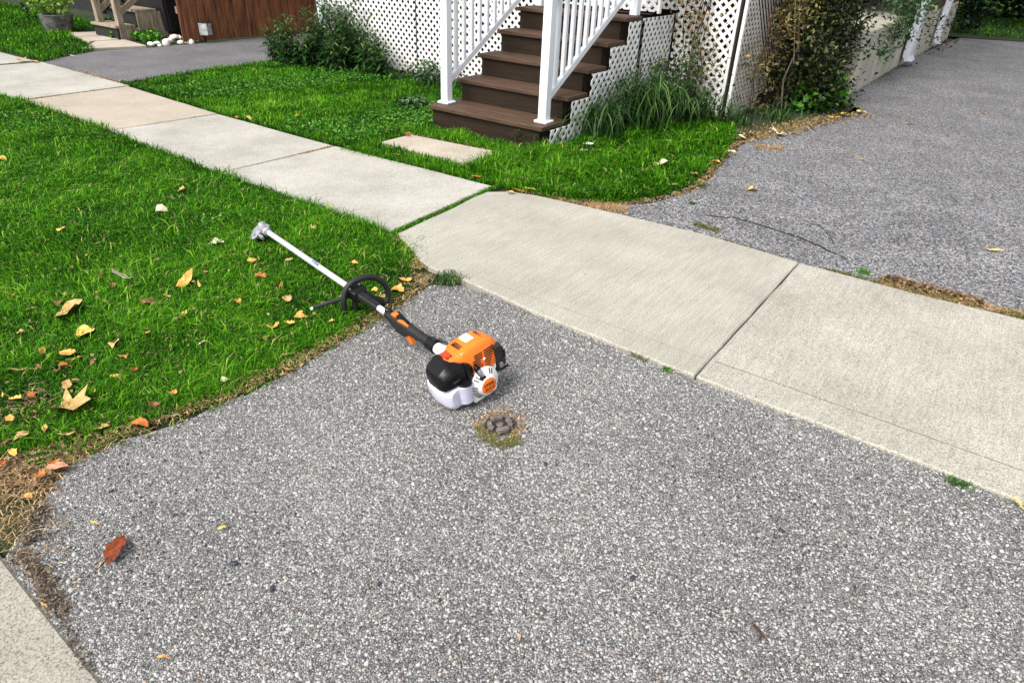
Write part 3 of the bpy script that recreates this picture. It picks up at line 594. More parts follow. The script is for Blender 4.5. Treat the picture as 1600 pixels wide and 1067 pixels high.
# white lattice skirt down the right flank of the steps
sk = empty('lattice_skirt', (-3.055, 5.6, 0), 'stepped white lattice skirt on the right flank of the brown steps', 'lattice')
regs = []
for i in range(5):
    y0 = SY+(.10 if i == 0 else T1+TR*(i-1)+.05); y1 = SY+T1+TR*i+.05
    regs.append(rect(y0, y1, .01, RS*(i+1)-.037))
regs.append(rect(6.31, 7.035, .01, .91))
lattice(sk, lambda u, z, d: (d, u-5.6, z), regs, M['lattice'], 1)
# railings
def railing(x, label, grp='railings of the front steps'):
    root = empty('stair_railing', (x, 4.93, RS), label, 'railing', grp)
    MB().box(-.062, .062, -.062, .062, 0, .022).build('base_plate', M['white'], root, bevel=.006)
    MB().box(-.038, .038, -.038, .038, .022, 1.06).build('post', M['white'], root, bevel=.004)
    MB().lathe([(1.06, .055), (1.075, .055), (1.10, .02)], (0, 0, 0), (0, 0, 1), 4).build('post_cap', M['white'], root)
    sl_ = .603; x0 = .04; L = 1.42
    def railbar(nm, z0, hh, ww):
        mb = MB(); y0, y1 = .039, L
        vs = [(sx*ww, y, z0+(y)*sl_+dz) for y in (y0, y1) for sx, dz in ((-1, -hh), (1, -hh), (1, hh), (-1, hh))]
        mb.add(vs, [(0, 1, 2, 3), (7, 6, 5, 4), (0, 4, 5, 1), (1, 5, 6, 2), (2, 6, 7, 3), (3, 7, 4, 0)]); return mb.build(nm, M['white'], root, bevel=.004)
    railbar('bottom_rail', .17, .032, .020); railbar('top_rail', .90, .03, .028)
    k = 0; y = .135
    while y < L-.05:
        zb = .17+y*sl_+.026; MB().box(-.016, .016, y-.016, y+.016, zb, .90+y*sl_-.026).build('baluster', M['white'], root, bevel=.002); y += .112
    MB().box(-.038, .038, L+.001, L+.076, .74, 1.95).build('post', M['white'], root, bevel=.004)
    MB().box(-.012, .012, .040, .060, .13, .155).build('bracket', M['castalu'], root)
    return root
railing(-4.225, 'left white metal stair railing, foot plate at the left end of the bottom step')
railing(-3.165, 'right white metal stair railing with its foot plate nearest the camera')
# porch floor, wall behind the lattice and the body of the house (above the frame, but it shades)
pf = empty('porch', (-5.2, 8, 0), 'white trimmed porch above the lattice, dark and closed underneath', 'porch')
MB().box(-2.5, 2.75, -1.33, 1.6, 1.79, 1.86).build('floor', M['roof'], pf)
MB().box(-2.5, .86, -1.30, -1.22, 1.62, 1.789).build('rim_board', M['lattice'], pf)
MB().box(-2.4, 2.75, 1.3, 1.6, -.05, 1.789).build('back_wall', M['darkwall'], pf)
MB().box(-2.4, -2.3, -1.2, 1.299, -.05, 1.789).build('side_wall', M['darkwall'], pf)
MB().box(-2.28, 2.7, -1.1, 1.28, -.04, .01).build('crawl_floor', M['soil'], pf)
hs = empty('house', (-1.72, 9.2, 0), 'house with pale stucco foundation and dark brick above, along the driveway', 'house')
fw_ = MB().box(-6.3, 0, .42, 9.65, -.05, .70); fw_.build('foundation_wall', M['stucco'], hs, bevel=.01)
# brick courses of the side wall: recessed mortar wall, bricks nearest the frame built singly
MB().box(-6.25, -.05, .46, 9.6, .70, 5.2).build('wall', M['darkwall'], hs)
MB().box(-6.6, .30, .1, 10.0, 5.2, 5.4).build('roof', M['roof'], hs)
bm_ = None; BR = None
for c in range(5):
    z = .705+c*.078
    y = 3.0+(.11 if c % 2 else 0)
    while y < 9.3:
        if BR is None:
            BR = MB().box(-.049, -.008, 0, .21, 0, .066).build('brick', M['brick'], hs, bevel=.003).data; o = bpy.data.objects[hs.children[-1].name]
        else:
            o = bpy.data.objects.new('brick', BR); COL.objects.link(o); o.parent = hs
        o.location = (random.uniform(-.003, .003), y, z); y += .222
def downspout(x, y, w, label, lean, h=2.2):
    r = empty('downspout', (x, y, 0), label, 'downspout', 'white downspouts and boards on the driveway side')
    mb = MB(); zs = [.10, h]; rings = []
    for z in (.09, .16, h): rings.append([(lean*z+dx+(.05 if z < .1 else 0), dy, z) for dx, dy in ((0, -w/2), (.10, -w/2), (.10, w/2), (0, w/2))])
    mb.loft(rings); mb.build('pipe', M['downspout'], r, bevel=.006)
    MB().box(-.01, .001, -w/2-.012, w/2+.012, .5, .54).build('strap', M['downspout'], r); return r
downspout(-1.69, 12.95, .36, 'wide white downspout with open foot, halfway along the stucco wall', .02)
downspout(-1.69, 16.1, .20, 'narrow white board leaning on the far end of the stucco wall', .02, 1.0)
r = empty('corner_downspout', (-7.82, 6.6, 0), 'white downspout leaning at the left end of the lattice screen, behind tall weeds', 'downspout')
MB().loft([[( .10-.16*z/1.4+dx, dy, z) for dx, dy in ((-.055, -.03), (.055, -.03), (.055, .03), (-.055, .03))] for z in (.02, .75, 2.0)]).build('pipe', M['downspout'], r, bevel=.006)

# cedar fence along the neighbour driveway
fe = empty('wooden_fence', (-10.1, 8, 0), 'reddish brown vertical board fence beside the grey neighbour driveway', 'fence')
y = -2.05; i = 0
while y < 3.2:
    w = random.uniform(.125, .15); tilt = random.uniform(-.006, .006)
    mb = MB(); mb.loft([[(tilt*z+dx, y+dy, z) for dx, dy in ((0, 0), (.02, 0), (.02, w-.009), (0, w-.009))] for z in (.02+random.uniform(0, .02), 2.0)])
    mb.build('board', M['fence'], fe, bevel=.002)
    mb = MB(); mb.loft([[(tilt*z+dx+.0205, y+dy, z) for dx, dy in ((0, .004), (.004, .004), (.004, w-.013), (0, w-.013))] for z in (.02, .16)])
    y += w
for z in (.4, 1.6): MB().box(-.05, -.005, -2.05, 3.2, z, z+.09).build('rail', M['fencegrey'], fe)
MB().box(-.13, .045, 3.21, 3.33, 0, 2.1).build('post', M['oldwood'], fe, bevel=.004)
# weathered grey side fence that closes the driveway behind the weeds
gf = empty('grey_fence', (-9.2, 11.4, 0), 'weathered grey-green board fence closing the neighbour driveway behind the weeds', 'fence')
x = -.92
while x < 1.3:
    w = .14; MB().box(x, x+w-.008, 0, .02, .02, 1.9).build('board', M['fencegrey'], gf, bevel=.002); x += w
# neighbour porch steps, bin, planter
nb = empty('porch_steps', (-10.97, 5.46, 0), 'weathered grey wooden porch steps with sloping handrails at the neighbour house', 'steps')
MB().box(-.70, 0, 0, .30, .155, .19).build('tread', M['oldwood'], nb, bevel=.004)
MB().box(-.68, -.02, .03, .05, -.02, .154).build('riser', M['darkwall'], nb)
MB().box(-.035, -.005, .06, .33, -.02, .154).build('stringer', M['oldwood'], nb)
MB().box(-.66, .02, .32, .66, .355, .39).build('tread', M['oldwood'], nb, bevel=.004)
MB().box(-.64, 0, .36, .38, .19, .354).build('riser', M['darkwall'], nb)
MB().box(-.005, .025, .34, .92, .0, .354).build('stringer', M['oldwood'], nb)
MB().box(-.64, .02, .68, 1.1, .555, .59).build('tread', M['oldwood'], nb, bevel=.004)
MB().box(-.62, 0, .72, .74, .39, .554).build('riser', M['darkwall'], nb)
for xx in (-.66, -.09):
    MB().box(xx, xx+.09, .06, .15, .191, 1.15).build('post', M['oldwood'], nb, bevel=.004)
    mb = MB(); mb.loft([[(xx+dx, yy, zz+dz) for dx, dz in ((.02, -.045), (.07, -.045), (.07, .045), (.02, .045))] for yy, zz in ((.151, .36), (1.5, 1.28))]); mb.build('handrail', M['oldwood'], nb, bevel=.003)
nh = empty('neighbour_house', (-13, 9, 0), 'dark shaded front of the neighbour house behind the porch steps', 'house')
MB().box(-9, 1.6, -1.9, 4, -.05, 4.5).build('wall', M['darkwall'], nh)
MB().box(-9.4, 2.9, -2.6, 4, 4.5, 4.7).build('roof', M['roof'], nh)
MB().box(.6, 2.6, -1.88, 3.5, .55, .75).build('porch_floor', M['darkwall'], nh)
bn = empty('rubbish_bin', (-11.02, 6.42, 0), 'tall black tapered bin between the porch steps and the brown fence', 'bin')
MB().loft([[(sx*wx, sy*wy, z) for sx, sy in ((-1, -1), (1, -1), (1, 1), (-1, 1))] for z, wx, wy in ((.05, .20, .22), (.95, .29, .31))]).build('body', M['bin'], bn, bevel=.03, seg=2)
MB().loft([[(sx*wx, sy*wy, z) for sx, sy in ((-1, -1), (1, -1), (1, 1), (-1, 1))] for z, wx, wy in ((.951, .31, .33), (.985, .31, .33), (1.03, .25, .27))]).build('lid', M['bin'], bn, bevel=.012)
for sx in (-.22, .22): MB().lathe([(-.03, .1), (.03, .1)], (sx, .2, .1), (1, 0, 0), 14).build('wheel', M['rubber'], bn)
pl = empty('planter', (-12.30, 5.27, 0), 'dark weathered stone planter under a bright green shrub', 'planter')
MB().lathe([(0, .17), (.02, .19), (.20, .225), (.25, .24), (.25, .19), (.20, .18)], (0, 0, 0), (0, 0, 1), 12).build('bowl', M['planter'], pl, smooth=True)
MB().lathe([(.19, .18), (.22, .06)], (0, 0, 0), (0, 0, 1), 12).build('soil', M['soil'], pl)

# ================================================================== PLANTS
def rel_pts(P, loc): return P-np.array(loc)
def cloud_thing(name, loc, P, size, m, label, cat, aspect=1.0, stems=None, stem_m='bark', seed=0, tintf=None, group=None, up=.35):
    root = empty(name, loc, label, cat, group); leafcloud('foliage', np.asarray(P)-np.array(loc), size, M[m], root, None, aspect, tintf, up, seed)
    if stems:
        for pts, rr in stems: MB().tube([tuple(np.array(p)-np.array(loc)) for p in pts], rr, 5).build('stem', M[stem_m], root)
    return root
def blob(c, r, n, seed=0, hollow=.55, lumps=9):
    g = np.random.default_rng(seed); cs = g.normal(size=(lumps, 3)); cs /= np.linalg.norm(cs, axis=1)[:, None]; cs = np.array(c)+cs*np.array(r)*g.uniform(.25, .7, (lumps, 1))
    k = g.integers(0, lumps, n); d = g.normal(size=(n, 3)); d /= np.linalg.norm(d, axis=1)[:, None]
    P = cs[k]+d*np.array(r)*.48*(hollow+(1-hollow)*g.random((n, 1)))*g.uniform(.8, 1.2, (n, 1)); P[:, 2] = np.maximum(P[:, 2], .01); return P
cloud_thing('shrub', (-12.32, 5.27, .24), blob((-12.34, 5.27, .40), (.38, .36, .24), 900, 1), .055, 'brightleaf', 'bright yellow-green shrub spilling over the dark stone planter', 'shrub', 1.5, [([(-12.32, 5.27, .22), (-12.28, 5.3, .4), (-12.2, 5.25, .6)], .012)])
cloud_thing('shrub', (-14.3, 5.9, 0), blob((-14.3, 5.9, .35), (.4, .35, .4), 700, 2), .09, 'weed', 'dull blue-green shrub in the shade at the top left corner', 'shrub', 1.6)
cloud_thing('shrub', (-13.2, 6.6, 0), blob((-13.2, 6.6, .5), (.7, .4, .6), 1100, 3), .08, 'hedge', 'dark shrub between the planter and the porch steps', 'shrub', 1.4)
cloud_thing('shrub', (-12.0, 6.1, 0), blob((-11.9, 6.0, .12), (.35, .3, .14), 500, 33), .06, 'weed', 'low green plant at the left foot of the neighbour porch steps', 'shrub', 1.4)
# ground cover beside the path and edging stones
gc = [G(x, y) for x, y in ((170, 62), (185, 56), (205, 52), (232, 55), (250, 62), (256, 70), (232, 70), (205, 62), (190, 62))]
gp = sample(gc, 1500, d0=30); leafcloud('ground_cover', np.concatenate([gp, RNG.uniform(.02, .12, (len(gp), 1))], 1), .055, M['clover'], kind='stuff', seed=4)
gc2 = [G(x, y) for x, y in ((270, 50), (318, 50), (325, 60), (300, 62), (275, 58))]
gp = sample(gc2, 500, d0=30); leafcloud('fence_foot_weeds', np.concatenate([gp, RNG.uniform(.02, .16, (len(gp), 1))], 1), .06, M['hedge'], kind='stuff', seed=6)
stpx = [(237, 70, 9), (246, 68, 8), (252, 66, 8), (260, 68.5, 12), (267, 64, 9), (273, 59, 11), (281, 59, 8), (283, 67, 8), (266, 61, 6), (298, 66.5, 10), (300, 63, 7), (309, 62, 9), (315, 61, 7), (250, 71, 6), (290, 66, 6)]
STL = ['first whitish edging stone from the left, at the corner of the garden path', 'second edging stone from the garden path, cream coloured', 'third edging stone from the garden path', 'wide flat pale edging stone near the black bin', 'white edging stone behind the wide flat one', 'white edging stone lying highest, near the foot of the black bin', 'white edging stone right of the highest one', 'edging stone at the front right of the wide flat one', 'small edging stone between the bin and the wide flat stone', 'tallest pinkish edging stone standing alone at the driveway edge', 'small white edging stone behind the pinkish one', 'white edging stone left of the patterned box', 'last white edging stone, right beside the patterned box', 'smallest edging stone in front of the cream one', 'small edging stone just left of the pinkish one']
for i, (x, y, w) in enumerate(stpx):
    c = G(x, y+2); s = w/1067*depth((*c, 0))*.68; g = np.random.default_rng(i)
    bm = bmesh.new(); bmesh.ops.create_icosphere(bm, subdivisions=2, radius=1)
    ph = g.uniform(0, 6, 3)
    for v in bm.verts:
        k = 1+.16*math.sin(v.co.x*3+ph[0])+.14*math.sin(v.co.y*3.4+ph[1])+.1*math.sin(v.co.z*4+ph[2]); v.co = Vector((v.co.x*s*k, v.co.y*s*k*.9, v.co.z*s*k*.62+s*.35))
    me = bpy.data.meshes.new('edging_stone'); bm.to_mesh(me); bm.free(); o = link('edging_stone', me, M['pebble'], smooth=True); o.location = (*c, 0)
    tag(o, STL[i], 'stone', 'white edging stones along the neighbour driveway')
# little white box with a blue piece at the foot of the fence
c = G(321, 66.5); so = empty('garden_ornament', (*c, 0), 'small white patterned box with a blue top at the foot of the fence', 'ornament', rz=.5)
MB().box(-.10, .10, -.07, .07, .10, .27).build('box', mottled('mottled_white', (.16, .17, .16), (.80, .82, .80), 22, .5, .2, 60), so, bevel=.008)
MB().box(-.12, .12, -.08, .08, .271, .285).build('lid', M['bin'], so, bevel=.003)
MB().box(-.12, -.04, -.05, .05, .286, .37).build('blue_panel', mottled('blue_plastic', (.10, .22, .48), (.22, .40, .70), 9, .4, 0), so, bevel=.01)
MB().tube([(0, 0, 0), (0, 0, .10)], .02, 6).build('stake', M['bin'], so)

# tall leafy weeds left of the steps: stems with whorls of narrow leaves
def leafy_weed(x, y, h, nst, label, seed, m='weed', spread=.12, ll=.17, grp='tall leafy weeds in front of the left lattice'):
    g = np.random.default_rng(seed); root = empty('leafy_weed', (x, y, 0), label, 'weed', grp); V = []; F = []; T = []
    for s in range(nst):
        bx, by = g.normal(0, spread*.5, 2); hh = h*g.uniform(.6, 1.05); lx, ly = g.normal(0, .16, 2)*hh
        pt = lambda t: np.array([bx+lx*t*t, by+ly*t*t, hh*t])
        MB().tube([pt(t) for t in (0, .35, .7, 1)], [.005, .004, .003, .0015], 4).build('stem', M['bark'], root)
        nl = int(hh/.018)
        for k in range(nl):
            t = .12+.88*k/nl; p = pt(t); a = k*2.4+g.uniform(-.4, .4); L = ll*g.uniform(.6, 1.2)*(1.15-.5*t); w = L*.10; dr = g.uniform(-.1, .7)*(1.2-t)
            d = np.array([math.cos(a), math.sin(a), 0]); q = np.array([-d[1], d[0], 0]); up = np.array([0, 0, 1.])
            m1 = p+d*L*.5+up*L*(.32-.1*dr); tip = p+d*L+up*L*(.25-dr*.75); b = len(V)
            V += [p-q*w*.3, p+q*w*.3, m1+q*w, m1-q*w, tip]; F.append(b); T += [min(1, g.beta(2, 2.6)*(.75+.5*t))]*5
    F = np.array(F); np_mesh('foliage', np.array(V), np.stack([F, F+1, F+2, F+3], 1), np.stack([F+3, F+2, F+4], 1), T, M[m], root)
    return root
WD = [(434, 98, .55, 8, 'leftmost tall weed at the edge of the neighbour driveway'), (452, 104, .75, 8, 'tall weed with pale tips in front of the brown fence end'), (470, 106, .45, 9, 'bushy weed right of the pale-tipped weed'),
      (490, 108, .55, 9, 'dark bushy weed below the leaning white downspout'), (505, 104, .85, 7, 'tall weed in front of the leaning white downspout'), (524, 112, .60, 9, 'dense weed right of the leaning white downspout'), (540, 108, 1.0, 9, 'tallest weed in front of the left lattice'),
      (560, 112, .85, 9, 'tall narrow-leaved weed against the left lattice'), (580, 117, .65, 8, 'medium weed right of the tallest weed'), (600, 122, .45, 8, 'short weed at the clear part of the left lattice'), (515, 98, 1.05, 6, 'slender tall weed touching the left edge of the lattice'), (548, 100, .95, 7, 'slender weed close against the lattice')]
for i, (px, py, h, n, lab) in enumerate(WD):
    c = G(px, py); leafy_weed(c[0], min(c[1], YL-.12), h*.8, n+4, lab, i+20)
for i, (px, py, lab) in enumerate([(662, 128, 'low dark weed under the lattice between seam and left railing'), (695, 138, 'low dark weed beside the left side of the steps')]):
    c = G(px, py); leafy_weed(c[0], min(c[1], YL-.12), .28, 10, lab, i+60, spread=.25)
cx = G(652, 170); cloud_thing('broadleaf_weed', (*cx, 0), np.array(blob((cx[0], cx[1]-.02, .06), (.26, .20, .09), 520, 7)), .05, 'weed', 'low broad-leaved weed left of the bottom brown step', 'weed', 1.0)
cx = G(600, 190); 
# long arching grass right of the steps
def arching(x, y, n, h, label, seed, m='longgrass', w=.011, spread=.10, grp=None):
    g = np.random.default_rng(seed); root = empty('ornamental_grass', (x, y, 0), label, 'grass plant', grp); V = []; Q = []; Tt = []; T = []
    for s in range(n):
        bx, by = g.normal(0, spread, 2); a = g.uniform(0, 6.28); H = h*g.uniform(.5, 1.1); out = H*g.uniform(.25, .95); q = np.array([-math.sin(a), math.cos(a), 0])*w*g.uniform(.5, 1); d = np.array([math.cos(a), math.sin(a), 0]); b = len(V); K = 5; tt = g.beta(2, 2)
        for k in range(K):
            t = k/K; p = np.array([bx, by, 0])+d*out*t**1.6+np.array([0, 0, 1])*H*(t*1.5-.95*t*t-(.25*t**3)); ww = (1-t)**.5
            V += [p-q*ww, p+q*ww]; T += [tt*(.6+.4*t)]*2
        V.append(np.array([bx, by, 0])+d*out*1.05+np.array([0, 0, 1])*H*.26); T.append(tt)
        for k in range(K-1): Q.append((b+2*k, b+2*k+1, b+2*k+3, b+2*k+2))
        Tt.append((b+2*K-2, b+2*K-1, b+2*K))
    np_mesh('blades', np.array(V), np.array(Q), np.array(Tt), T, M[m], root); return root
arching(-2.93, 5.50, 120, .62, 'tall arching grass clump leaning on the lattice skirt of the steps', 1)
arching(-2.83, 6.05, 120, .95, 'tallest arching grass clump right of the steps', 2)
arching(-2.72, 6.45, 100, .80, 'arching grass clump between the steps and the right lattice', 3)
arching(-2.50, 6.70, 70, .55, 'wide-bladed grass clump in front of the porch corner', 4, w=.013)
arching(-2.25, 6.95, 60, .32, 'small grass clump at the foot of the porch corner post', 5)
arching(-3.12, 4.90, 45, .26, 'small tuft of long grass at the front right corner of the bottom step', 6, w=.006)
arching(-1.98, 7.5, 40, .25, 'sparse grass clump under the vines by the driveway', 8)
for wx, wy, wh in ((-2.78, 6.2, .75), (-2.62, 6.5, .85), (-2.9, 5.85, .6)): leafy_weed(wx, wy, wh, 6, {-2.78: 'dark straggly weed among the long grass beside the steps', -2.62: 'tall straggly weed in front of the dry vine on the right lattice', -2.9: 'short dark weed against the lattice skirt'}[wx], int(wh*100), grp='straggly weeds among the long grass', ll=.12)
# dry vine over the right lattice
g = np.random.default_rng(77)
def vine_strands(X, yv, n, z1, seed):
    g = np.random.default_rng(seed); out = []
    for i in range(n):
        x0 = g.uniform(*X); p = [(x0, yv, 0)]; x = x0
        for k in range(6): x += g.normal(0, .05); p.append((x, yv-g.uniform(0, .03), (k+1)*z1/6))
        out.append((p, [.006]+[.004]*5+[.002]))
    return out
P = np.stack([g.normal(-2.80, .13, 900), 7.02-g.uniform(0, .12, 900), g.uniform(0, 1, 900)**.8*1.2], 1); P[:, 0] += .12*np.sin(P[:, 2]*4)
cloud_thing('dry_vine', (-2.78, 7.0, 0), P, .042, 'drygold', 'dry brown and yellow vine climbing the right lattice behind the long grass', 'vine', 1.8, vine_strands((-2.95, -2.6), 7.0, 7, 1.3, 1), 'twig', 3)
P = np.stack([g.normal(-2.85, .15, 700), g.uniform(6.55, 6.95, 700), g.uniform(0, .55, 700)], 1)
cloud_thing('dark_vine', (-2.85, 6.8, 0), P, .05, 'vine', 'dark leafy vine at the corner where steps meet the right lattice', 'vine', 1.5, None, seed=5)
# the big overgrown vine on the driveway side
def slabcloud(n, xr, yr, zr, seed, lump=14, spread=.16):
    g = np.random.default_rng(seed); c = np.stack([g.uniform(*xr, lump), g.uniform(*yr, lump), g.uniform(*zr, lump)], 1); k = g.integers(0, lump, n); P = c[k]+g.normal(0, spread, (n, 3)); P[:, 2] = np.maximum(P[:, 2], .01); return P
P = np.concatenate([slabcloud(11500, (-2.25, -1.75), (7.9, 9.5), (.1, 1.7), 1, 60, .11), slabcloud(2600, (-2.1, -1.65), (8.0, 9.0), (.0, .5), 2, 22, .12)])
stems = []
for i in range(16):
    y0 = g.uniform(7.9, 9.5); x0 = g.uniform(-2.25, -2.02); p = [(x0, y0, 0)]
    for k in range(6): p.append((x0+g.normal(0, .05)+.01*k, y0+(k+1)*g.uniform(-.06, .1), (k+1)*.32))
    stems.append((p, [.009, .008, .007, .006, .005, .004, .003]))
cloud_thing('overgrown_vine', (-2.0, 8.8, 0), P, .052, 'vine', 'big dark overgrown vine covering the driveway side of the porch', 'vine', 1.3, stems, 'palebark', 4)
P = np.concatenate([slabcloud(650, (-2.28, -2.05), (7.6, 8.4), (.75, 1.25), 8, 12, .09), slabcloud(350, (-2.3, -2.2), (7.2, 7.9), (.0, .6), 9, 10, .08)])
stems = []
for i in range(7):
    y0 = g.uniform(7.3, 8.3); p = [(-2.25, y0, 0)]
    for k in range(6): p.append((-2.27+g.uniform(0, .06), y0+g.normal(0, .1), (k+1)*.22))
    stems.append((p, .004))
cloud_thing('dry_vine', (-2.2, 7.8, 0), P, .05, 'drygold', 'dry golden vine on the soiled side lattice next to the porch corner', 'vine', 1.8, stems, 'twig', 6)
P = slabcloud(700, (-2.28, -1.95), (7.7, 8.6), (.8, 1.5), 48, 12, .10)
cloud_thing('creeper', (-2.15, 8.1, .8), P, .045, 'brightvine', 'yellow-green creeper spilling over the top of the side lattice', 'vine', 1.5, [([(-2.2, 7.6+.15*k, 1.7), (-2.1, 7.7+.15*k, 1.1), (-2.0, 7.8+.17*k, .5)], .004) for k in range(7)], 'palebark', seed=31)
P = slabcloud(380, (-1.95, -1.62), (8.05, 8.6), (.04, .22), 11, 10, .07)
cloud_thing('broadleaf_weed', (-1.8, 8.3, 0), P, .075, 'clover', 'low bright green weed at the foot of the overgrown vine by the driveway', 'weed', 1.4, None, seed=8)
P = slabcloud(26, (-2.0, -1.9), (8.2, 8.35), (.36, .46), 12, 3, .05)
cloud_thing('broadleaf_weed', (-1.95, 8.25, 0), P, .085, 'brightleaf', 'small sprig of bright leaves in front of the dark vine', 'weed', 1.1, [([(-1.95, 8.25, 0), (-1.95, 8.27, .4)], .004)], seed=9)
# green vine over the stucco wall (hanging from above)
P = np.concatenate([slabcloud(1000, (-1.62, -1.5), (10.2, 12.4), (.85, 1.5), 21, 26, .12), slabcloud(260, (-1.67, -1.58), (10.0, 12.0), (.35, .7), 22, 22, .09)])
stems = []
for i in range(12):
    y0 = g.uniform(9.7, 13.0); p = [(-1.66, y0, 1.9)]
    for k in range(5): p.append((-1.64+g.uniform(0, .06), y0+g.normal(0, .1), 1.9-(k+1)*.28))
    stems.append((p, .004))
cloud_thing('hanging_vine', (-1.65, 11.2, .8), P, .07, 'weed', 'green vine hanging over the pale stucco wall beside the wide downspout', 'vine', 1.5, stems, 'bark', 12)
P = slabcloud(420, (-1.64, -1.5), (13.2, 16.4), (.05, .75), 31, 14, .14)
cloud_thing('brown_creeper', (-1.6, 14.8, 0), P, .05, 'vine', 'thin brownish creeper on the stucco wall between the downspout and the far board', 'vine', 1.5, None, seed=14)
# far end: shaded hedge, shrub with two pale leaves, tree over the back of the driveway
P = blob((-.8, 27.5, 1.6), (8, 1.6, 2.0), 9000, 41, lumps=40)
cloud_thing('hedge', (-.8, 27.5, 0), P, .22, 'hedge', 'dark hedge across the far end of the back yard', 'hedge', 1.4, None, seed=16)
cloud_thing('shrub', (-1.5, 20.3, 0), blob((-1.5, 20.3, .6), (.5, .5, .65), 900, 43), .10, 'hedge', 'dark shrub at the far corner of the stucco wall', 'shrub', 1.4, None, seed=17)
def tree(x, y, h, r, seed, label, n=6000):
    root = empty('tree', (x, y, 0), label, 'tree'); g = np.random.default_rng(seed)
    mb = MB(); mb.tube([(0, 0, 0), (.1, 0, h*.3), (0, .1, h*.55), (.1, 0, h*.8)], [.25, .2, .14, .06], 8)
    for i in range(7):
        a = i*.9; z0 = h*(.32+.05*i); mb.tube([(0, 0, z0), (math.cos(a)*r*.4, math.sin(a)*r*.4, z0+h*.12), (math.cos(a)*r*.75, math.sin(a)*r*.75, z0+h*.2)], [.09, .06, .02], 6)
    mb.build('trunk', M['bark'], root, smooth=True)
    leafcloud('crown', blob((0, 0, h*.68), (r, r, h*.34), n, seed, lumps=26), .30, M['hedge'], root, None, 1.4, None, .35, seed)
tree(3.2, 22.5, 8, 4.6, 3, 'shade tree beyond the far end of the driveway')
tree(-5.5, 24.5, 8.5, 5.0, 5, 'shade tree behind the house')

# ================================================================== THE TRIMMER
EZ = .13
Ept = Vector(G3(690, 548, EZ)); Hpt = Vector(G3(416, 361, .085))
ax_a = (Ept-Hpt).normalized(); ax_s = Vector((0, 0, 1)).cross(ax_a).normalized(); ax_n = ax_a.cross(ax_s)
ro = math.radians(12); s2 = ax_s*math.cos(ro)+ax_n*math.sin(ro); n2 = ax_n*math.cos(ro)-ax_s*math.sin(ro)
TM = Matrix(((ax_a.x, s2.x, n2.x, Ept.x), (ax_a.y, s2.y, n2.y, Ept.y), (ax_a.z, s2.z, n2.z, Ept.z), (0, 0, 0, 1)))   # engine frame: a (rearward), s (right side), n (up)
tr = empty('string_trimmer', (Ept.x, Ept.y, 0), 'orange and white petrol string trimmer with loop handle, lying from asphalt onto the lawn', 'trimmer')
INV = Matrix.Translation((-Ept.x, -Ept.y, 0))
K = INV@TM@Matrix.Diagonal((.01, .01, .01, 1))       # centimetres in the engine frame -> the thing's space
def T(mb, name, m, parent=tr, bevel=0, smooth=False, seg=1):
    return mb.build(name, m, parent, None, bevel*.01 if bevel else 0, smooth, seg, inv=K)
def sh(m_along): return m_along*100   # metres to cm
LEN = (Ept-Hpt).length*100            # gearbox is at a = -LEN
def rr_ring(x, s0, s1, n0, n1, r, k=4, sk=0):
    """rounded rectangle ring in the (s, n) plane at a = x"""
    out = []
    for cx, cy, a0 in ((s1-r, n1-r, 0), (s0+r, n1-r, 90), (s0+r, n0+r, 180), (s1-r, n0+r, 270)):
        for j in range(k+1): a = math.radians(a0+90*j/k); out.append(Vector((x, cx+r*math.cos(a), cy+r*math.sin(a))))
    return out
# drive tube
tube_ = MB().tube([(-LEN+4, 0, 0), (0, 0, 0)], 1.45, 16); T(tube_, 'drive_tube', M['alu'], smooth=True)
# clutch housing between tube and engine
T(MB().lathe([(-3, 1.9), (-2.6, 2.3), (.5, 2.5), (3.5, 3.6), (6, 4.8), (9, 5.0)], (0, 0, 0), (1, 0, 0), 24), 'clutch_housing', M['whitepl'], smooth=True)
# orange shroud: sections across (a, n) lofted along s
def shroud_sec(s, a0, a1, top, bot, nose, r=1.2):
    # a0 front, a1 rear; top height; nose drops towards the front
    pts = [(a0, bot+1), (a0, top-nose-r), (a0+r*.5, top-nose), (a0+3, top-nose*.35), (a1-3.2, top), (a1-1.0, top-.35), (a1, top-1.6), (a1+.7, bot+2.5), (a1+.4, bot), (a0+2, bot)]
    return [Vector((a, s, n)) for a, n in pts]
secs = [(-8.2, 10.2, 17.0, 7.0, 1.5, .9), (-7.6, 9.4, 17.7, 7.8, .5, 1.0), (-5.2, 9.1, 18.2, 8.3, -1.0, 1.0), (-3.4, 9.0, 18.6, 8.5, -1.6, 1.0), (-2.6, 8.8, 19.4, 9.5, -2.2, 1.0), (0, 8.5, 19.8, 10.0, -2.6, 1.0), (5, 8.4, 20.0, 10.1, -2.8, 1.0), (9, 8.6, 19.9, 9.6, -2.6, 1.1), (11.4, 9.3, 19.4, 8.7, -2.0, 1.3), (13, 10.2, 18.4, 7.0, -.8, 1.5), (14.2, 11.8, 16.8, 4.4, .6, 1.6)]
T(MB().loft([shroud_sec(*q[:6]) for q in secs]), 'shroud', M['orange'], bevel=.25, smooth=True, seg=2)
shr = tr.children[-1]
# slots in the rear face of the shroud (recessed dark louvres with a raised orange lip)
for i in range(8):
    n0 = 6.6-i*1.02; w0 = .5 if i > 1 else 1.6
    a_at = lambda n: 20.05+.062*(8.4-n)
    for (sa, sb) in ((w0, 5.2-.12*i), (5.9-.10*i, 10.6-.45*i)):
        if i in (3, 4) and sa < 4: sb = 3.8
        T(MB().loft([[Vector((a_at(n)+da, s_, n)) for s_, n in ((sa, n0), (sb, n0), (sb, n0-.42), (sa, n0-.42))] for da in (-.5, .14)]), 'slot', M['slot'])
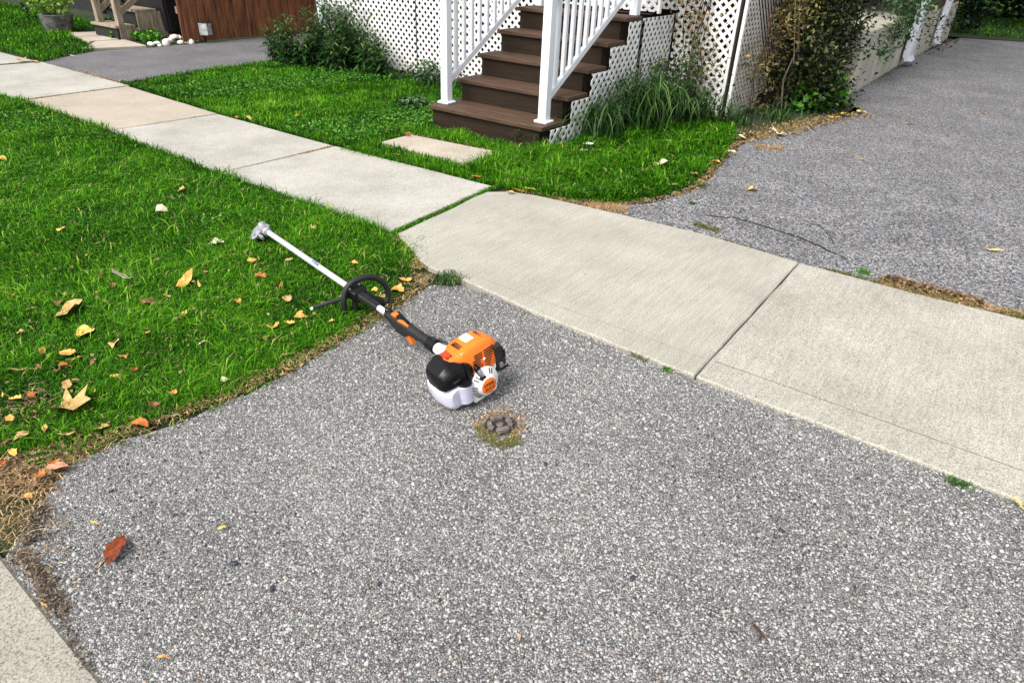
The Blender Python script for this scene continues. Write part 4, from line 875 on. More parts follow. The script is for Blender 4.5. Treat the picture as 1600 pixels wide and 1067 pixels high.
# top slots
for (sc, k) in ((-1.6, 3), (8.6, 2)):
    for j in range(k):
        T(MB().box(11.6, 16.4, sc+j*.75-.16, sc+j*.75+.16, 8.0, 10.12 if sc < 0 else 9.64-.30*j), 'slot', M['slot'])
T(MB().box(10.9, 15.4, 2.4, 6.0, 9.2, 10.16), 'white_decal', M['decalwhite'])
T(MB().box(11.0, 15.6, -6.9, -4.1, 7.6, 8.33), 'red_decal', M['redorange'])
# black figures on the decal
for da, ds in ((15.9, -7.2), (16.0, -5.6)):
    m = MB()
    for p in (((0, 0), (.5, .9), (1.1, .1)), ((.2, .9), (.9, 1.2), (1.3, .6))): m.tube([(da-1.4+q[0], ds+q[1], 8.33) for q in p], .17, 5)
    T(m, 'decal_mark', M['slot'])
# star screw on the rear face
T(MB().lathe([(0, .55), (.3, .55), (.5, .2)], (20.3, 5.5, 3.2), (1, 0, 0), 10), 'screw', M['decalwhite'])
# air filter cover: faceted black box on the left side
def ring_poly(s, pts): return [Vector((a, s, n)) for a, n in pts]
T(MB().loft([ring_poly(-14.2, [(11, 2.2), (11.4, 4.6), (18.2, 4.6), (19.2, 2.2), (18.6, -.6), (12, -.6)]),
             ring_poly(-12.9, [(9.6, .8), (10.0, 6.4), (18.6, 6.2), (20.6, 3.4), (20.3, -1.0), (10, -1.2)]),
             ring_poly(-8.3, [(8.9, .8), (9.3, 8.1), (18.2, 8.1), (20.9, 5.2), (20.6, -1.6), (9.4, -1.6)]),
             ring_poly(-3.2, [(9.2, .8), (9.5, 6.4), (18.6, 6.4), (20.8, 4.8), (20.6, -1.6), (9.4, -1.6)])]), 'air_filter_cover', M['blackpl'], bevel=.5, smooth=True, seg=2)
T(MB().loft([ring_poly(-3.3, [(17, 6.6), (20.9, 6.4), (21.3, 1), (21.2, -1.9), (17, -1.9)]), ring_poly(-1.2, [(17, 5.0), (20.9, 5.2), (21.2, .6), (21.0, -2.2), (17, -2.2)]), ring_poly(-.2, [(17, 3.0), (20.7, 3.2), (20.9, -.5), (20.9, -2.4), (17, -2.4)])]), 'carburettor_box', M['blackpl'], bevel=.3, smooth=True)
T(MB().box(20.7, 21.4, -9.6, -6.6, 1.3, 1.8), 'latch', M['rubber'], bevel=.15)
# fuel tank
T(MB().loft([rr_ring(7.5, -12.8, -2, -4.5, -1.7, 1.2), rr_ring(8.6, -13.6, 0, -8.2, -1.6, 2), rr_ring(13, -13.9, 3, -10.6, -1.5, 2.6), rr_ring(18, -13.4, 3, -10.9, -1.5, 2.8), rr_ring(20.4, -12.6, 2, -10.4, -1.6, 2.6), rr_ring(21.3, -11.6, 0, -9.2, -2.2, 2.2)]), 'fuel_tank', M['tank'], smooth=True, bevel=.0)
T(MB().lathe([(-9.6, 1.6), (-8.6, 3.0), (-1.2, 3.1), (-.6, 2.4)], (20.2, -5.2, -.6), (0, .05, 1), 20), 'tank_neck', M['tank'], smooth=True)
cap_ = MB().lathe([(-2.6, 2.5), (-2.5, 2.9), (-.4, 2.9), (0, 2.5)], (20.6, -4.9, -.6), (.25, .05, 1), 18); T(cap_, 'fuel_cap', M['blackpl'], smooth=True)
T(MB().loft([rr_ring(15.5, -2, 9, -12.0, -7, 1.5), rr_ring(21.6, -3.5, 8, -12.2, -7, 1.5)]), 'foot_plate', M['whitepl'], bevel=.1, smooth=True)
# starter housing: round white cover with ribs and the orange badge
SC = Vector((0, 3.0, -6.1))
T(MB().lathe([(15, 6.3), (20.6, 6.5), (21.6, 6.2), (22.8, 4.4), (23.6, 3.75), (24.1, 3.65), (24.1, 3.3)], SC, (1, 0, 0), 32), 'starter_cover', M['whitepl'], smooth=True)
T(MB().loft([rr_ring(14, -.5, 10.2, -5, -.6, 1.6), rr_ring(20.3, 0, 10.0, -4.6, -.9, 1.6)]), 'starter_bridge', M['whitepl'], smooth=True)
for k, ang in enumerate([100, 112, 124, 136, 62, 50, 168, 180, 192, 204, 216, 228]):
    a = math.radians(ang); d = Vector((0, math.cos(a), math.sin(a))); q = Vector((0, -math.sin(a), math.cos(a)))
    m = MB(); m.loft([[SC+Vector((x, 0, 0))+d*r_+q*w for w, x in ((-.17, x0), (.17, x0), (.17, x0-.8), (-.17, x0-.8))] for r_, x0 in ((4.5, 22.95), (6.15, 21.85))]); T(m, 'slot', M['slot'])
T(MB().lathe([(23.6, 3.3), (24.2, 3.3), (24.35, 3.0)], SC, (1, 0, 0), 32), 'badge', M['orange'], smooth=True)
def text_part(txt, size, org, ex, ey, m, name, ext=.04, sx=1.0):
    cu = bpy.data.curves.new(name, 'FONT'); cu.body = txt; cu.size = size; cu.extrude = ext; cu.align_x = 'CENTER'; cu.align_y = 'CENTER'; cu.resolution_u = 2; cu.offset = .03*size
    tmp = bpy.data.objects.new('tmp', cu); COL.objects.link(tmp); me = bpy.data.meshes.new_from_object(tmp.evaluated_get(bpy.context.evaluated_depsgraph_get())); bpy.data.objects.remove(tmp)
    ez = ex.cross(ey); me.transform(K@Matrix(((ex.x*sx, ey.x, ez.x, org.x), (ex.y*sx, ey.y, ez.y, org.y), (ex.z*sx, ey.z, ez.z, org.z), (0, 0, 0, 1)))); me.materials.clear()
    return link(name, me, m, tr)
Y_ = Vector((0, 1, 0)); Z_ = Vector((0, 0, 1)); X_ = Vector((1, 0, 0))
text_part('STIHL', 1.9, SC+Vector((24.38, 0, .85)), Y_, Z_, M['slot'], 'badge_lettering')
text_part('FS 91 R', 1.35, SC+Vector((24.38, 0, -1.1)), Y_, Z_, M['slot'], 'badge_lettering')
# choke lever / starter grip
T(MB().loft([rr_ring(20.6, .2, 1.9, .6, 3.2, .5, 3), rr_ring(22.4, -.1, 1.9, .2, 3.0, .6, 3)]), 'starter_grip', M['blackpl'], bevel=.1, smooth=True)
T(MB().tube([(22.2, 1.0, 1.6), (23.0, 1.2, .4), (22.9, 1.8, -1.2)], [.8, .75, .6], 8), 'starter_grip_neck', M['castalu'], smooth=True)
T(MB().loft([rr_ring(22.0, .4, 3.2, -3.6, -1.4, .8, 3), rr_ring(23.6, .7, 3.0, -3.2, -1.6, .7, 3)]), 'rope_guide', M['blackpl'], smooth=True)
# muffler and guard on the right side
T(MB().loft([ring_poly(13.2, [(11, -5), (11.4, 4), (18, 4.6), (20.3, 3), (20.6, -5.2)]), ring_poly(15.2, [(11.6, -4.4), (12, 2.8), (17.6, 3.4), (19.8, 2), (20.0, -4.6)])]), 'muffler_guard', M['blackpl'], bevel=.3, smooth=True)
T(MB().box(18.6, 20.9, 10.4, 13.6, -6.0, 5.4), 'heat_shield', M['rubber'], bevel=.4)
T(MB().box(20.2, 20.9, 11.2, 15.4, -6.4, -5.4), 'heat_shield_foot', M['blackpl'], bevel=.2)
T(MB().box(20.2, 20.8, 13.2, 15.0, -1.2, 2.0), 'heat_shield_tab', M['blackpl'], bevel=.2)
T(MB().loft([rr_ring(20.9, 11.2, 12.8, -4.6, -2.4, .4, 2), rr_ring(21.15, 11.2, 12.8, -4.6, -2.4, .4, 2)]), 'muffler_outlet', M['castalu'], smooth=True)
T(MB().box(9.6, 20, -1, 12.8, -7, 4), 'crankcase', M['rubber'], bevel=.6)
# control handle on the tube
def c_(t): return -LEN+t*100
g0, g1 = c_(1.255), c_(1.585)
T(MB().loft([rr_ring(g0, -1.9, 1.9, -1.9, 1.9, 1.5), rr_ring(g0+3, -2.1, 2.1, -2.6, 2.1, 1.6), rr_ring(g0+8, -2.3, 2.3, -5.2, 2.5, 1.8), rr_ring(g0+13, -2.2, 2.2, -5.4, 2.4, 1.8), rr_ring(g0+17, -2.0, 2.0, -2.6, 2.2, 1.7), rr_ring(g1-8, -1.9, 1.9, -2.1, 2.0, 1.7), rr_ring(g1-1, -2.1, 2.1, -2.2, 2.2, 1.8)]), 'control_handle', M['rubber'], smooth=True)
T(MB().lathe([(g1-2, 2.5), (g1-1.5, 2.9), (g1+3, 2.9), (g1+3.4, 2.4)], (0, 0, 0), (1, 0, 0), 20), 'handle_collar', M['blackpl'], smooth=True)
T(MB().tube([(g1+1, .6, 2.6), (g1+4, 1.6, 3.4), (g1+8, 2.6, 2.4), (g1+11, 3.2, .5)], .55, 8), 'throttle_cable', M['rubber'], smooth=True)
T(MB().tube([(g0+.5, -1, 1.6), (g0+.8, -.6, 3.4), (g0+2.4, .4, 3.7), (g0+3.4, .8, 2.2)], .38, 7), 'carrying_eye', M['blackpl'], smooth=True)
T(MB().loft([rr_ring(g0+5.5, -.8, 1.6, 1.8, 3.2, .6), rr_ring(g0+8, -1.1, 1.9, 1.8, 4.2, .9), rr_ring(g0+11.5, -1.0, 1.7, 1.8, 3.6, .8), rr_ring(g0+16, -.6, 1.2, 1.6, 2.7, .5)]), 'lockout_lever_housing', M['blackpl'], smooth=True)
T(MB().loft([rr_ring(g0+6.2, -1.5, .5, 2.6, 3.7, .5), rr_ring(g0+8.0, -1.7, .9, 2.6, 4.5, .7), rr_ring(g0+9.8, -1.4, .6, 2.6, 4.1, .5)]), 'stop_button', M['orange'], smooth=True)
T(MB().loft([rr_ring(g0+11.4, -1.7, -.3, 1.6, 2.9, .4), rr_ring(g0+14, -1.5, -.2, 1.8, 3.2, .4), rr_ring(g0+18, -1.2, -.4, 1.7, 2.6, .3)]), 'lockout_lever', M['orange'], smooth=True)
T(MB().loft([rr_ring(g0+12.8, -.8, .8, -6.4, -4.4, .5), rr_ring(g0+14.4, -.9, .9, -7.8, -4.2, .5), rr_ring(g0+16, -.8, .8, -8.2, -3.4, .5), rr_ring(g0+17, -.6, .6, -7.6, -6.2, .3)]), 'throttle_trigger', M['orange'], smooth=True)
# sleeve and clamp of the loop handle
h0 = c_(.985)
T(MB().loft([rr_ring(h0+1, -2.0, 2.0, -2.0, 2.0, 1.2), rr_ring(h0+20, -1.8, 1.8, -1.9, 1.9, 1.2)]), 'grip_sleeve', M['rubber'], smooth=True)
for nn in (-.7, .7): T(MB().box(h0+4, h0+20, nn-.3, nn+.3, 1.9, 2.3), 'sleeve_rib', M['blackpl'], bevel=.1)
T(MB().loft([rr_ring(h0-4, -3.2, 3.6, -2.4, 2.5, .6), rr_ring(h0+3, -3.6, 3.9, -2.8, 3.0, .7), rr_ring(h0+5, -3.0, 3.3, -2.4, 2.4, .6)]), 'clamp', M['blackpl'], bevel=.15, smooth=True)
for ss in (-2.3, 2.6): T(MB().lathe([(2.8, .5), (3.3, .5)], (h0, ss, 0), (0, 0, 1), 6), 'clamp_screw', M['castalu'])
# loop: leaves the clamp on the left, runs round above the tube and comes back on the right
loop = []
LOOPPX = [(556, 492), (546, 494), (539, 486), (537, 470), (541, 452), (551, 441), (566, 434.5), (582, 433), (597, 440), (605.5, 453), (606, 466), (600, 474)]
def to_local(px, py, a):
    """point of the engine frame (a fixed) that the photo shows at this pixel"""
    o = np.array(Ept)+np.array(ax_a)*a*.01; d = ray(px, py); nrm = np.array(ax_a); cam0 = np.array([0, 0, CH]); t = np.dot(o-cam0, nrm)/np.dot(d, nrm); p = cam0+d*t-o
    return (a, float(np.dot(p, np.array(s2)))*100, float(np.dot(p, np.array(n2)))*100)
for i, (px, py) in enumerate(LOOPPX): loop.append(to_local(px, py, h0-2+(0 if i < 2 else 2*(i-1)/10)))
sm_ = []
for i in range(len(loop)-1):
    P0, P1, P2, P3 = [Vector(loop[max(0, min(len(loop)-1, i+k))]) for k in (-1, 0, 1, 2)]
    for j in range(4):
        t = j/4; sm_.append(.5*((2*P1)+(-P0+P2)*t+(2*P0-5*P1+4*P2-P3)*t*t+(-P0+3*P1-3*P2+P3)*t**3))
sm_.append(Vector(loop[-1])); sm_ = [Vector((h0-1, -1.0, -2.4))+Vector((0, -2, -1))*0]+sm_+[Vector((h0+2, 3.2, -1.5))]
T(MB().tube(sm_, 1.35, 12), 'loop_handle', M['rubber'], smooth=True)
bl0 = to_local(552, 461, h0-2); bl1 = to_local(489, 481, h0-9)
T(MB().tube([bl0, [(bl0[i]+bl1[i])/2 for i in range(3)], bl1], [1.0, 1.0, .9], 8), 'barrier_bar', M['rubber'], smooth=True)
T(MB().tube([(bl1[0]+.0, bl1[1], bl1[2]), (bl1[0]-.1, bl1[1]-1.2, bl1[2]-.3)], .7, 8), 'bar_end_plug', M['whitepl'], smooth=True)
# gearbox, thrust plate and mowing head
hd = -LEN-3.5
T(MB().lathe([(0, 2.2), (-.4, 2.4), (-2, 2.5), (-4.5, 2.2), (-6.5, 2.8), (-8, 2.4), (-9, 1.2)], (hd+6, 0, 0), (1, 0, 0), 18), 'gearbox', M['castalu'], smooth=True)
T(MB().lathe([(-4.4, 3.0), (-2.2, 2.9), (0, 2.5), (1.6, 2.4), (2.8, 1.9), (3.4, .8)], (hd-2.4, .6, 0), (-.25, .1, 1), 16), 'gearbox_crown', M['castalu'], smooth=True)
for aa, ss, nn in ((hd+1.5, 1.9, 1.4), (hd+4.6, 1.5, 1.9), (hd+2.8, -2.2, .6)): T(MB().lathe([(0, .7), (1.0, .7), (1.3, .4)], (aa, ss, nn), (0, .5, 1), 8), 'gearbox_screw', M['castalu'], smooth=True)
T(MB().lathe([(0, 1.75), (2.2, 1.8), (2.4, 1.5)], (hd+5, 0, 0), (1, 0, 0), 16), 'tube_clamp', M['castalu'], smooth=True)
ctr = Vector((hd-3.2, -3.2, -1.6)); axh = Vector((-.10, -.55, .80)).normalized()
T(MB().lathe([(-.2, 3.0), (.2, 4.6), (.6, 4.8), (.8, 4.3), (.7, 2.6), (1.2, 2.3)], ctr, axh, 26), 'thrust_plate', M['castalu'], smooth=True)
T(MB().lathe([(-3.4, 3.4), (-3.0, 4.8), (-1.6, 5.6), (-.3, 5.4), (.1, 4.9), (.1, 2)], ctr, axh, 26), 'mowing_head', M['blackpl'], smooth=True)
T(MB().box(hd+2.2, hd+6.6, -4.6, -3.2, -2.6, -.6), 'deflector_bracket', M['castalu'], bevel=.2)
# maker's lettering along the tube
text_part('STIHL', 2.3, Vector((c_(.60), -.35, 1.46)), X_, Y_*.8, mottled('tube_print', (.03, .06, .16), (.05, .10, .26), 40, .5, 0), 'tube_lettering', ext=.03, sx=1.35)

# ================================================================== VALVE CAP WITH DRY WEEDS
c = G(781, 664); vc = empty('valve_cap', (*c, 0), 'round rusty iron valve cap set in the asphalt beside the trimmer engine', 'valve cap')
for k in range(4):
    a0 = .35+k*math.pi/2; rg = []
    for j in range(5):
        a = a0+j*.30; d = Vector((math.cos(a), math.sin(a), 0)); zz = .004+.003*(k % 2)
        rg.append([d*r_+Vector((0, 0, z)) for r_, z in ((.028, -.01), (.047, -.01), (.046, zz+.006), (.030, zz+.008))])
    MB().loft(rg).build('rim_segment', M['rust'], vc, bevel=.0015, smooth=True)
MB().lathe([(-.02, .026), (-.006, .026), (-.004, .015), (.005, .014), (.006, .010)], (0, 0, 0), (0, 0, 1), 6).build('centre_nut', M['rust'], vc, smooth=True)
MB().lathe([(-.02, .056), (-.003, .056), (-.001, .046)], (0, 0, 0), (0, 0, 1), 20).build('collar', M['crack'], vc)
def ringpts(c, r0, r1, n, ex=1.0, ey=1.0, a0=0, a1=6.28):
    a = RNG.uniform(a0, a1, n); r = r0+(r1-r0)*RNG.random(n); return np.stack([c[0]+np.cos(a)*r*ex, c[1]+np.sin(a)*r*ey], 1)
cw = np.array(c)
sl_p = [(c[0]+math.cos(a)*r_, c[1]+math.sin(a)*r_*.95) for a, r_ in [(k*.42, random.uniform(.050, .066)) for k in range(15)]]
sheet('valve_hole', sl_p, .0012, M['crack'])
wt = empty('moss_ring', (*c, 0), 'ring of moss and dry grass growing round the rusty valve cap', 'moss')
for nm, pts, h, mm in (('moss', ringpts(G(779, 680), .0, .08, 1500, 1.15, .72), .017, 'moss'), ('dry_grass', ringpts(c, .052, .10, 480), .017, 'straw')):
    pts = pts[np.linalg.norm(pts-cw, axis=1) > .056]; pts = pts[noise2(pts, 60, 6) > -.75]; o = blades(nm, pts, h, .0026, 1.2, M[mm], tintf=lambda p: RNG.beta(2, 2.2, len(p)), parent=wt, kind='stuff'); o.location = (-c[0], -c[1], 0)

# ================================================================== FALLEN LEAVES, one by one
def outline(kind, g):
    P = []
    if kind == 'maple':
        tips = [(0, 1.0), (38, .62), (62, .95), (92, .5), (122, .78), (150, .4), (180, .32), (210, .4), (238, .78), (268, .5), (298, .95), (322, .62)]
        for a, r in tips: P.append((a+g.uniform(-5, 5), r*g.uniform(.85, 1.1)))
    elif kind == 'oval':
        for k in range(14):
            a = k*360/14; t = math.radians(a); r = .52/math.sqrt((math.cos(t)*.52)**2+math.sin(t)**2)*(1.1 if k == 0 else 1); P.append((a, r*g.uniform(.80, 1.10)))
    elif kind == 'round':
        for k in range(14): a = k*360/14; P.append((a, g.uniform(.60, .95)*(1.25 if k == 0 else 1)))
    elif kind == 'strip':
        for k in range(12):
            t = math.radians(k*30); r = .17/math.sqrt((math.cos(t)*.17)**2+math.sin(t)**2); P.append((k*30, r*g.uniform(.85, 1.1)))
    else:  # shred
        for k in range(14): P.append((k*360/14, g.uniform(.3, 1.0)))
    return [(math.radians(a), r) for a, r in P]
LEAF_W = .5
def leaf(px, py, wpx, kind, colr, label, rot=None, z=None, curl=.5, seed=None, stem=False):
    seed = seed if seed is not None else int(px*7+py*13); g = np.random.default_rng(seed)
    onlawn = z is None; z = .026 if onlawn else z
    p = G(px, py, z); L = wpx/FPX*depth((*p, z))*.55
    rot = g.uniform(0, 6.28) if rot is None else rot
    O = outline(kind, g); n = len(O); V = [(0, 0, 0)]; ca, cb2, ph = g.uniform(-1, 1)*curl, g.uniform(.3, 1)*curl, g.uniform(0, 6.28); tx, ty = g.normal(0, .22 if onlawn else .06, 2)
    def hz(x, y): return (cb2*(y*y)*1.2+ca*x*x*.8+.10*math.sin(4*x+ph)*math.cos(3*y+ph)*curl*2+abs(y)*.12)*L
    for f in (.5, 1.0):
        for a, r in O:
            x, y = r*f*math.cos(a), r*f*math.sin(a); V.append((x*L, y*L, hz(x, y)+(x*tx+y*ty)*L+(g.uniform(-.09, .09)*L if f == 1.0 else 0)))
    F = [(0, 1+i, 1+(i+1) % n) for i in range(n)]+[(1+i, 1+n+i, 1+n+(i+1) % n, 1+(i+1) % n) for i in range(n)]
    me = bpy.data.meshes.new('fallen_leaf'); me.from_pydata(V, [], F); mn = min(v[2] for v in V)
    o = link('fallen_leaf', me, M['leaf_'+colr], smooth=True); o.location = (p[0], p[1], z-mn*.9 if not onlawn else z); o.rotation_euler = (0, 0, rot)
    tag(o, label, 'leaf', 'fallen leaves on the lawn' if onlawn else 'fallen leaves on the paving')
    if stem: MB().tube([(-.7*L, 0, .002), (-1.2*L, .03*L, .004), (-1.7*L, .15*L, .004)], L*.03, 5).build('stem', M['twig'], o)
    return o
A_ = .006
for q in [
 (104, 636, 84, 'maple', 'tan', 'largest leaf, a curled tan maple leaf on the lawn near the lower left edge'),
 (132, 520, 30, 'round', 'yellow', 'bright yellow-orange leaf standing in the grass, the most vivid at left'),
 (178, 535, 27, 'oval', 'tan', 'tan oval leaf just right of the bright yellow-orange leaf'),
 (107, 486, 56, 'oval', 'tan', 'long flat tan leaf with a torn lower edge above the bright yellow-orange leaf'),
 (289, 440, 32, 'oval', 'orange', 'smooth orange oval leaf in the middle of the lawn'),
 (311, 446, 24, 'strip', 'yellow', 'narrow yellow leaf touching the smooth orange oval leaf'),
 (18, 461, 20, 'shred', 'orange', 'orange leaf at the left edge of the picture, level with the long tan leaf'),
 (49, 481, 22, 'strip', 'tan', 'thin tan leaf between the left edge and the long flat tan leaf'),
 (91, 472, 14, 'round', 'brown', 'small brown leaf just above the long flat tan leaf'),
 (195, 432, 34, 'shred', 'pale', 'pale shredded leaf left of the smooth orange oval leaf'),
 (157, 430, 28, 'strip', 'brown', 'dark brown strip of leaf left of the pale shredded leaf'),
 (175, 447, 16, 'shred', 'brown', 'small brown leaf below the pale shredded leaf'),
 (238, 472, 38, 'shred', 'brown', 'crumpled brown leaf with a pale rim below the smooth orange leaf'),
 (261, 463, 16, 'round', 'tan', 'small tan leaf at the right end of the crumpled brown leaf'),
 (254, 327, 18, 'round', 'pale', 'pale cream leaf ball high on the lawn, left of the mowing head'),
 (337, 380, 24, 'round', 'pale', 'cream coloured leaf on the lawn, left below the mowing head'),
 (95, 358, 15, 'shred', 'yellow', 'small yellow leaf alone on the upper left lawn'),
 (173, 380, 13, 'strip', 'tan', 'tan leaf scrap between the upper yellow leaf and the pale shredded leaf'),
 (320, 426, 13, 'round', 'tan', 'small tan leaf above the smooth orange oval leaf'),
 (357, 423, 10, 'strip', 'pale', 'tiny pale leaf scrap left of the rust leaf near the tube'),
 (407, 432, 22, 'shred', 'rust', 'rust brown leaf on the lawn left of the loop handle, upper one'),
 (394, 408, 15, 'round', 'orange', 'small orange leaf above the rust brown leaf, left of the tube'),
 (106, 552, 27, 'oval', 'orange', 'orange leaf on top of the small cluster below the bright yellow-orange leaf'),
 (120, 558, 22, 'strip', 'yellow', 'narrow yellow leaf on the right of the small leaf cluster'),
 (101, 571, 18, 'round', 'rust', 'rust leaf in the lower part of the small leaf cluster'),
 (91, 580, 20, 'shred', 'brown', 'brown leaf at the bottom of the small leaf cluster'),
 (146, 563, 38, 'strip', 'pink', 'pinkish brown narrow leaf right of the small leaf cluster'),
 (193, 556, 18, 'round', 'orange', 'small orange leaf below the tan oval leaf'),
 (211, 576, 24, 'oval', 'rust', 'reddish brown folded leaf above the tan forked leaf'),
 (182, 588, 18, 'oval', 'yellow', 'tan-yellow forked leaf above the asphalt edge'),
 (105, 602, 22, 'oval', 'tan', 'tan leaf right above the largest maple leaf'),
 (116, 593, 18, 'strip', 'tan', 'thin tan leaf crossing the tan leaf above the largest maple leaf'),
 (59, 571, 26, 'strip', 'brown', 'brown narrow leaf at left, upper end of a broken streak of leaves'),
 (30, 578, 26, 'strip', 'tan', 'tan narrow leaf at left, lower end of a broken streak of leaves'),
 (24, 622, 26, 'oval', 'yellow', 'yellow-tan leaf left of the largest maple leaf'),
 (4, 617, 14, 'strip', 'yellow', 'yellow leaf tip cut by the left edge above the broken streak'),
 (50, 643, 24, 'strip', 'rust', 'rust leaf below left of the largest maple leaf'),
 (48, 617, 12, 'round', 'rust', 'small rust leaf between the yellow-tan leaf and the largest maple leaf'),
 (34, 679, 24, 'oval', 'tan', 'tan leaf in the bottom left part of the lawn'),
 (8, 690, 28, 'strip', 'brown', 'brown leaf cut by the left edge at the bottom of the lawn'),
 (104, 678, 26, 'strip', 'tan', 'thin tan leaf just below the largest maple leaf'),
 (4, 722, 18, 'oval', 'rust', 'rust leaf at the left edge next to the dry corner'),
 (240, 631, 20, 'shred', 'brown', 'dark curled leaf at the edge of the lawn by the asphalt'),
 (352, 593, 14, 'shred', 'pale', 'whitish leaf scrap near the lawn edge, middle'),
 (315, 534, 16, 'strip', 'pale', 'pale narrow leaf in the lawn below the smooth orange leaf'),
 (287, 491, 13, 'round', 'yellow', 'small yellow-green leaf below the crumpled brown leaf'),
 (272, 614, 12, 'round', 'orange', 'tiny orange leaf near the asphalt edge'),
 (289, 645, 13, 'oval', 'tan', 'small tan leaf lying at the asphalt edge right of the dark curled leaf'),
 (553, 412, 16, 'round', 'orange', 'orange-tan leaf on the lawn right of the white tube'),
 (448, 467, 17, 'round', 'tan', 'round brownish leaf below the barrier bar'),
 (467, 493, 30, 'shred', 'orange', 'golden ragged leaf below the tip of the barrier bar'),
 (452, 505, 18, 'shred', 'yellow', 'yellow-brown ragged leaf attached left of the golden ragged leaf'),
 (517, 502, 17, 'shred', 'tan', 'tan leaf standing below the barrier bar, right of the golden one'),
 (427, 512, 23, 'shred', 'orange', 'orange star shaped leaf near the asphalt edge'),
 (416, 527, 14, 'oval', 'orange', 'deep orange leaf below the star shaped one'),
 (439, 443, 22, 'strip', 'rust', 'narrow rust leaf left of the barrier bar'),
 (452, 406, 12, 'oval', 'tan', 'tan leaf just left of the middle of the tube'),
 (506, 389, 18, 'strip', 'pale', 'pale curled leaf with a dark side right of the upper tube'),
 (490, 357, 14, 'shred', 'tan', 'small tan leaf on the lawn near the sidewalk corner'),
 (556, 375, 14, 'strip', 'tan', 'small tan leaf on the lawn close to the sidewalk joint'),
 (53, 177, 13, 'shred', 'orange', 'orange leaf on the upper left lawn just below the sidewalk'),
 (2, 248, 16, 'round', 'orange', 'orange leaf at the left edge high on the lawn'),
 (29, 212, 9, 'strip', 'tan', 'small tan leaf between the two orange leaves of the upper left lawn'),
 (283, 296, 16, 'shred', 'tan', 'tan leaf on the lawn beneath the sidewalk, upper middle'),
 (305, 283, 9, 'strip', 'yellow', 'little yellow leaf right above the tan leaf at the sidewalk edge'),
 (1026, 257, 30, 'maple', 'pale', 'pale three-pointed leaf on the yard grass right of the steps'),
 (1050, 242, 20, 'strip', 'yellow', 'narrow yellow leaf above the pale three-pointed leaf'),
 (1159, 214, 14, 'oval', 'pale', 'pale upright leaf at the tip of the yard grass under the porch corner'),
 (1044, 220, 16, 'shred', 'pale', 'pale ragged leaf higher on the yard grass, right of the steps'),
 (1007, 266, 11, 'round', 'tan', 'small brownish leaf left below the pale three-pointed leaf'),
 (942, 264, 13, 'round', 'tan', 'tan leaf on the yard grass left of the three-pointed leaf'),
 (913, 235, 13, 'oval', 'pale', 'light tan triangular leaf close to the steps'),
 (884, 234, 11, 'round', 'brown', 'brown leaf in the grass beside the light triangular leaf'),
 (933, 287, 12, 'strip', 'pale', 'pale leaf at the lower edge of the yard grass'),
 (984, 278, 10, 'oval', 'pale', 'tiny pale leaf near the lower middle of the yard grass'),
 (1040, 232, 8, 'strip', 'yellow', 'tiny yellow leaf just above the narrow yellow one'),
 (637, 211, 13, 'shred', 'orange', 'orange leaf at the back corner of the stepping slab'),
 (624, 202, 10, 'round', 'yellow', 'small yellow leaf in the grass behind the stepping slab corner'),
 (601, 207, 9, 'round', 'rust', 'small rust leaf left of the stepping slab'),
 (466, 181, 11, 'round', 'orange', 'small orange leaf in the clover, left one of two'),
 (481, 193, 9, 'oval', 'orange', 'small orange leaf in the clover, lower right one of two'),
 (66, 548, 16, 'oval', 'orange', 'orange leaf left of the small leaf cluster, above the broken streak'),
 (148, 610, 14, 'strip', 'yellow', 'short yellow leaf right of the tan leaf above the largest maple leaf'),
 (30, 520, 14, 'shred', 'tan', 'small tan leaf low on the left, between the orange edge leaf and the broken streak'),
 (15, 655, 20, 'shred', 'orange', 'ragged orange leaf near the left edge beneath the yellow-tan leaf'),
 (70, 668, 16, 'oval', 'yellow', 'yellow leaf between the rust leaf and the thin tan leaf at lower left'),
 (140, 640, 22, 'strip', 'tan', 'pointed tan leaf touching the right tip of the largest maple leaf'),
 (230, 520, 12, 'oval', 'orange', 'small orange leaf between the tan oval leaf and the crumpled brown leaf'),
 (372, 470, 12, 'shred', 'orange', 'small ragged orange leaf left of the round brownish leaf'),
 (20, 705, 22, 'oval', 'yellow', 'yellow leaf low at the left edge next to the brown cut leaf'),
 ]: leaf(*q)
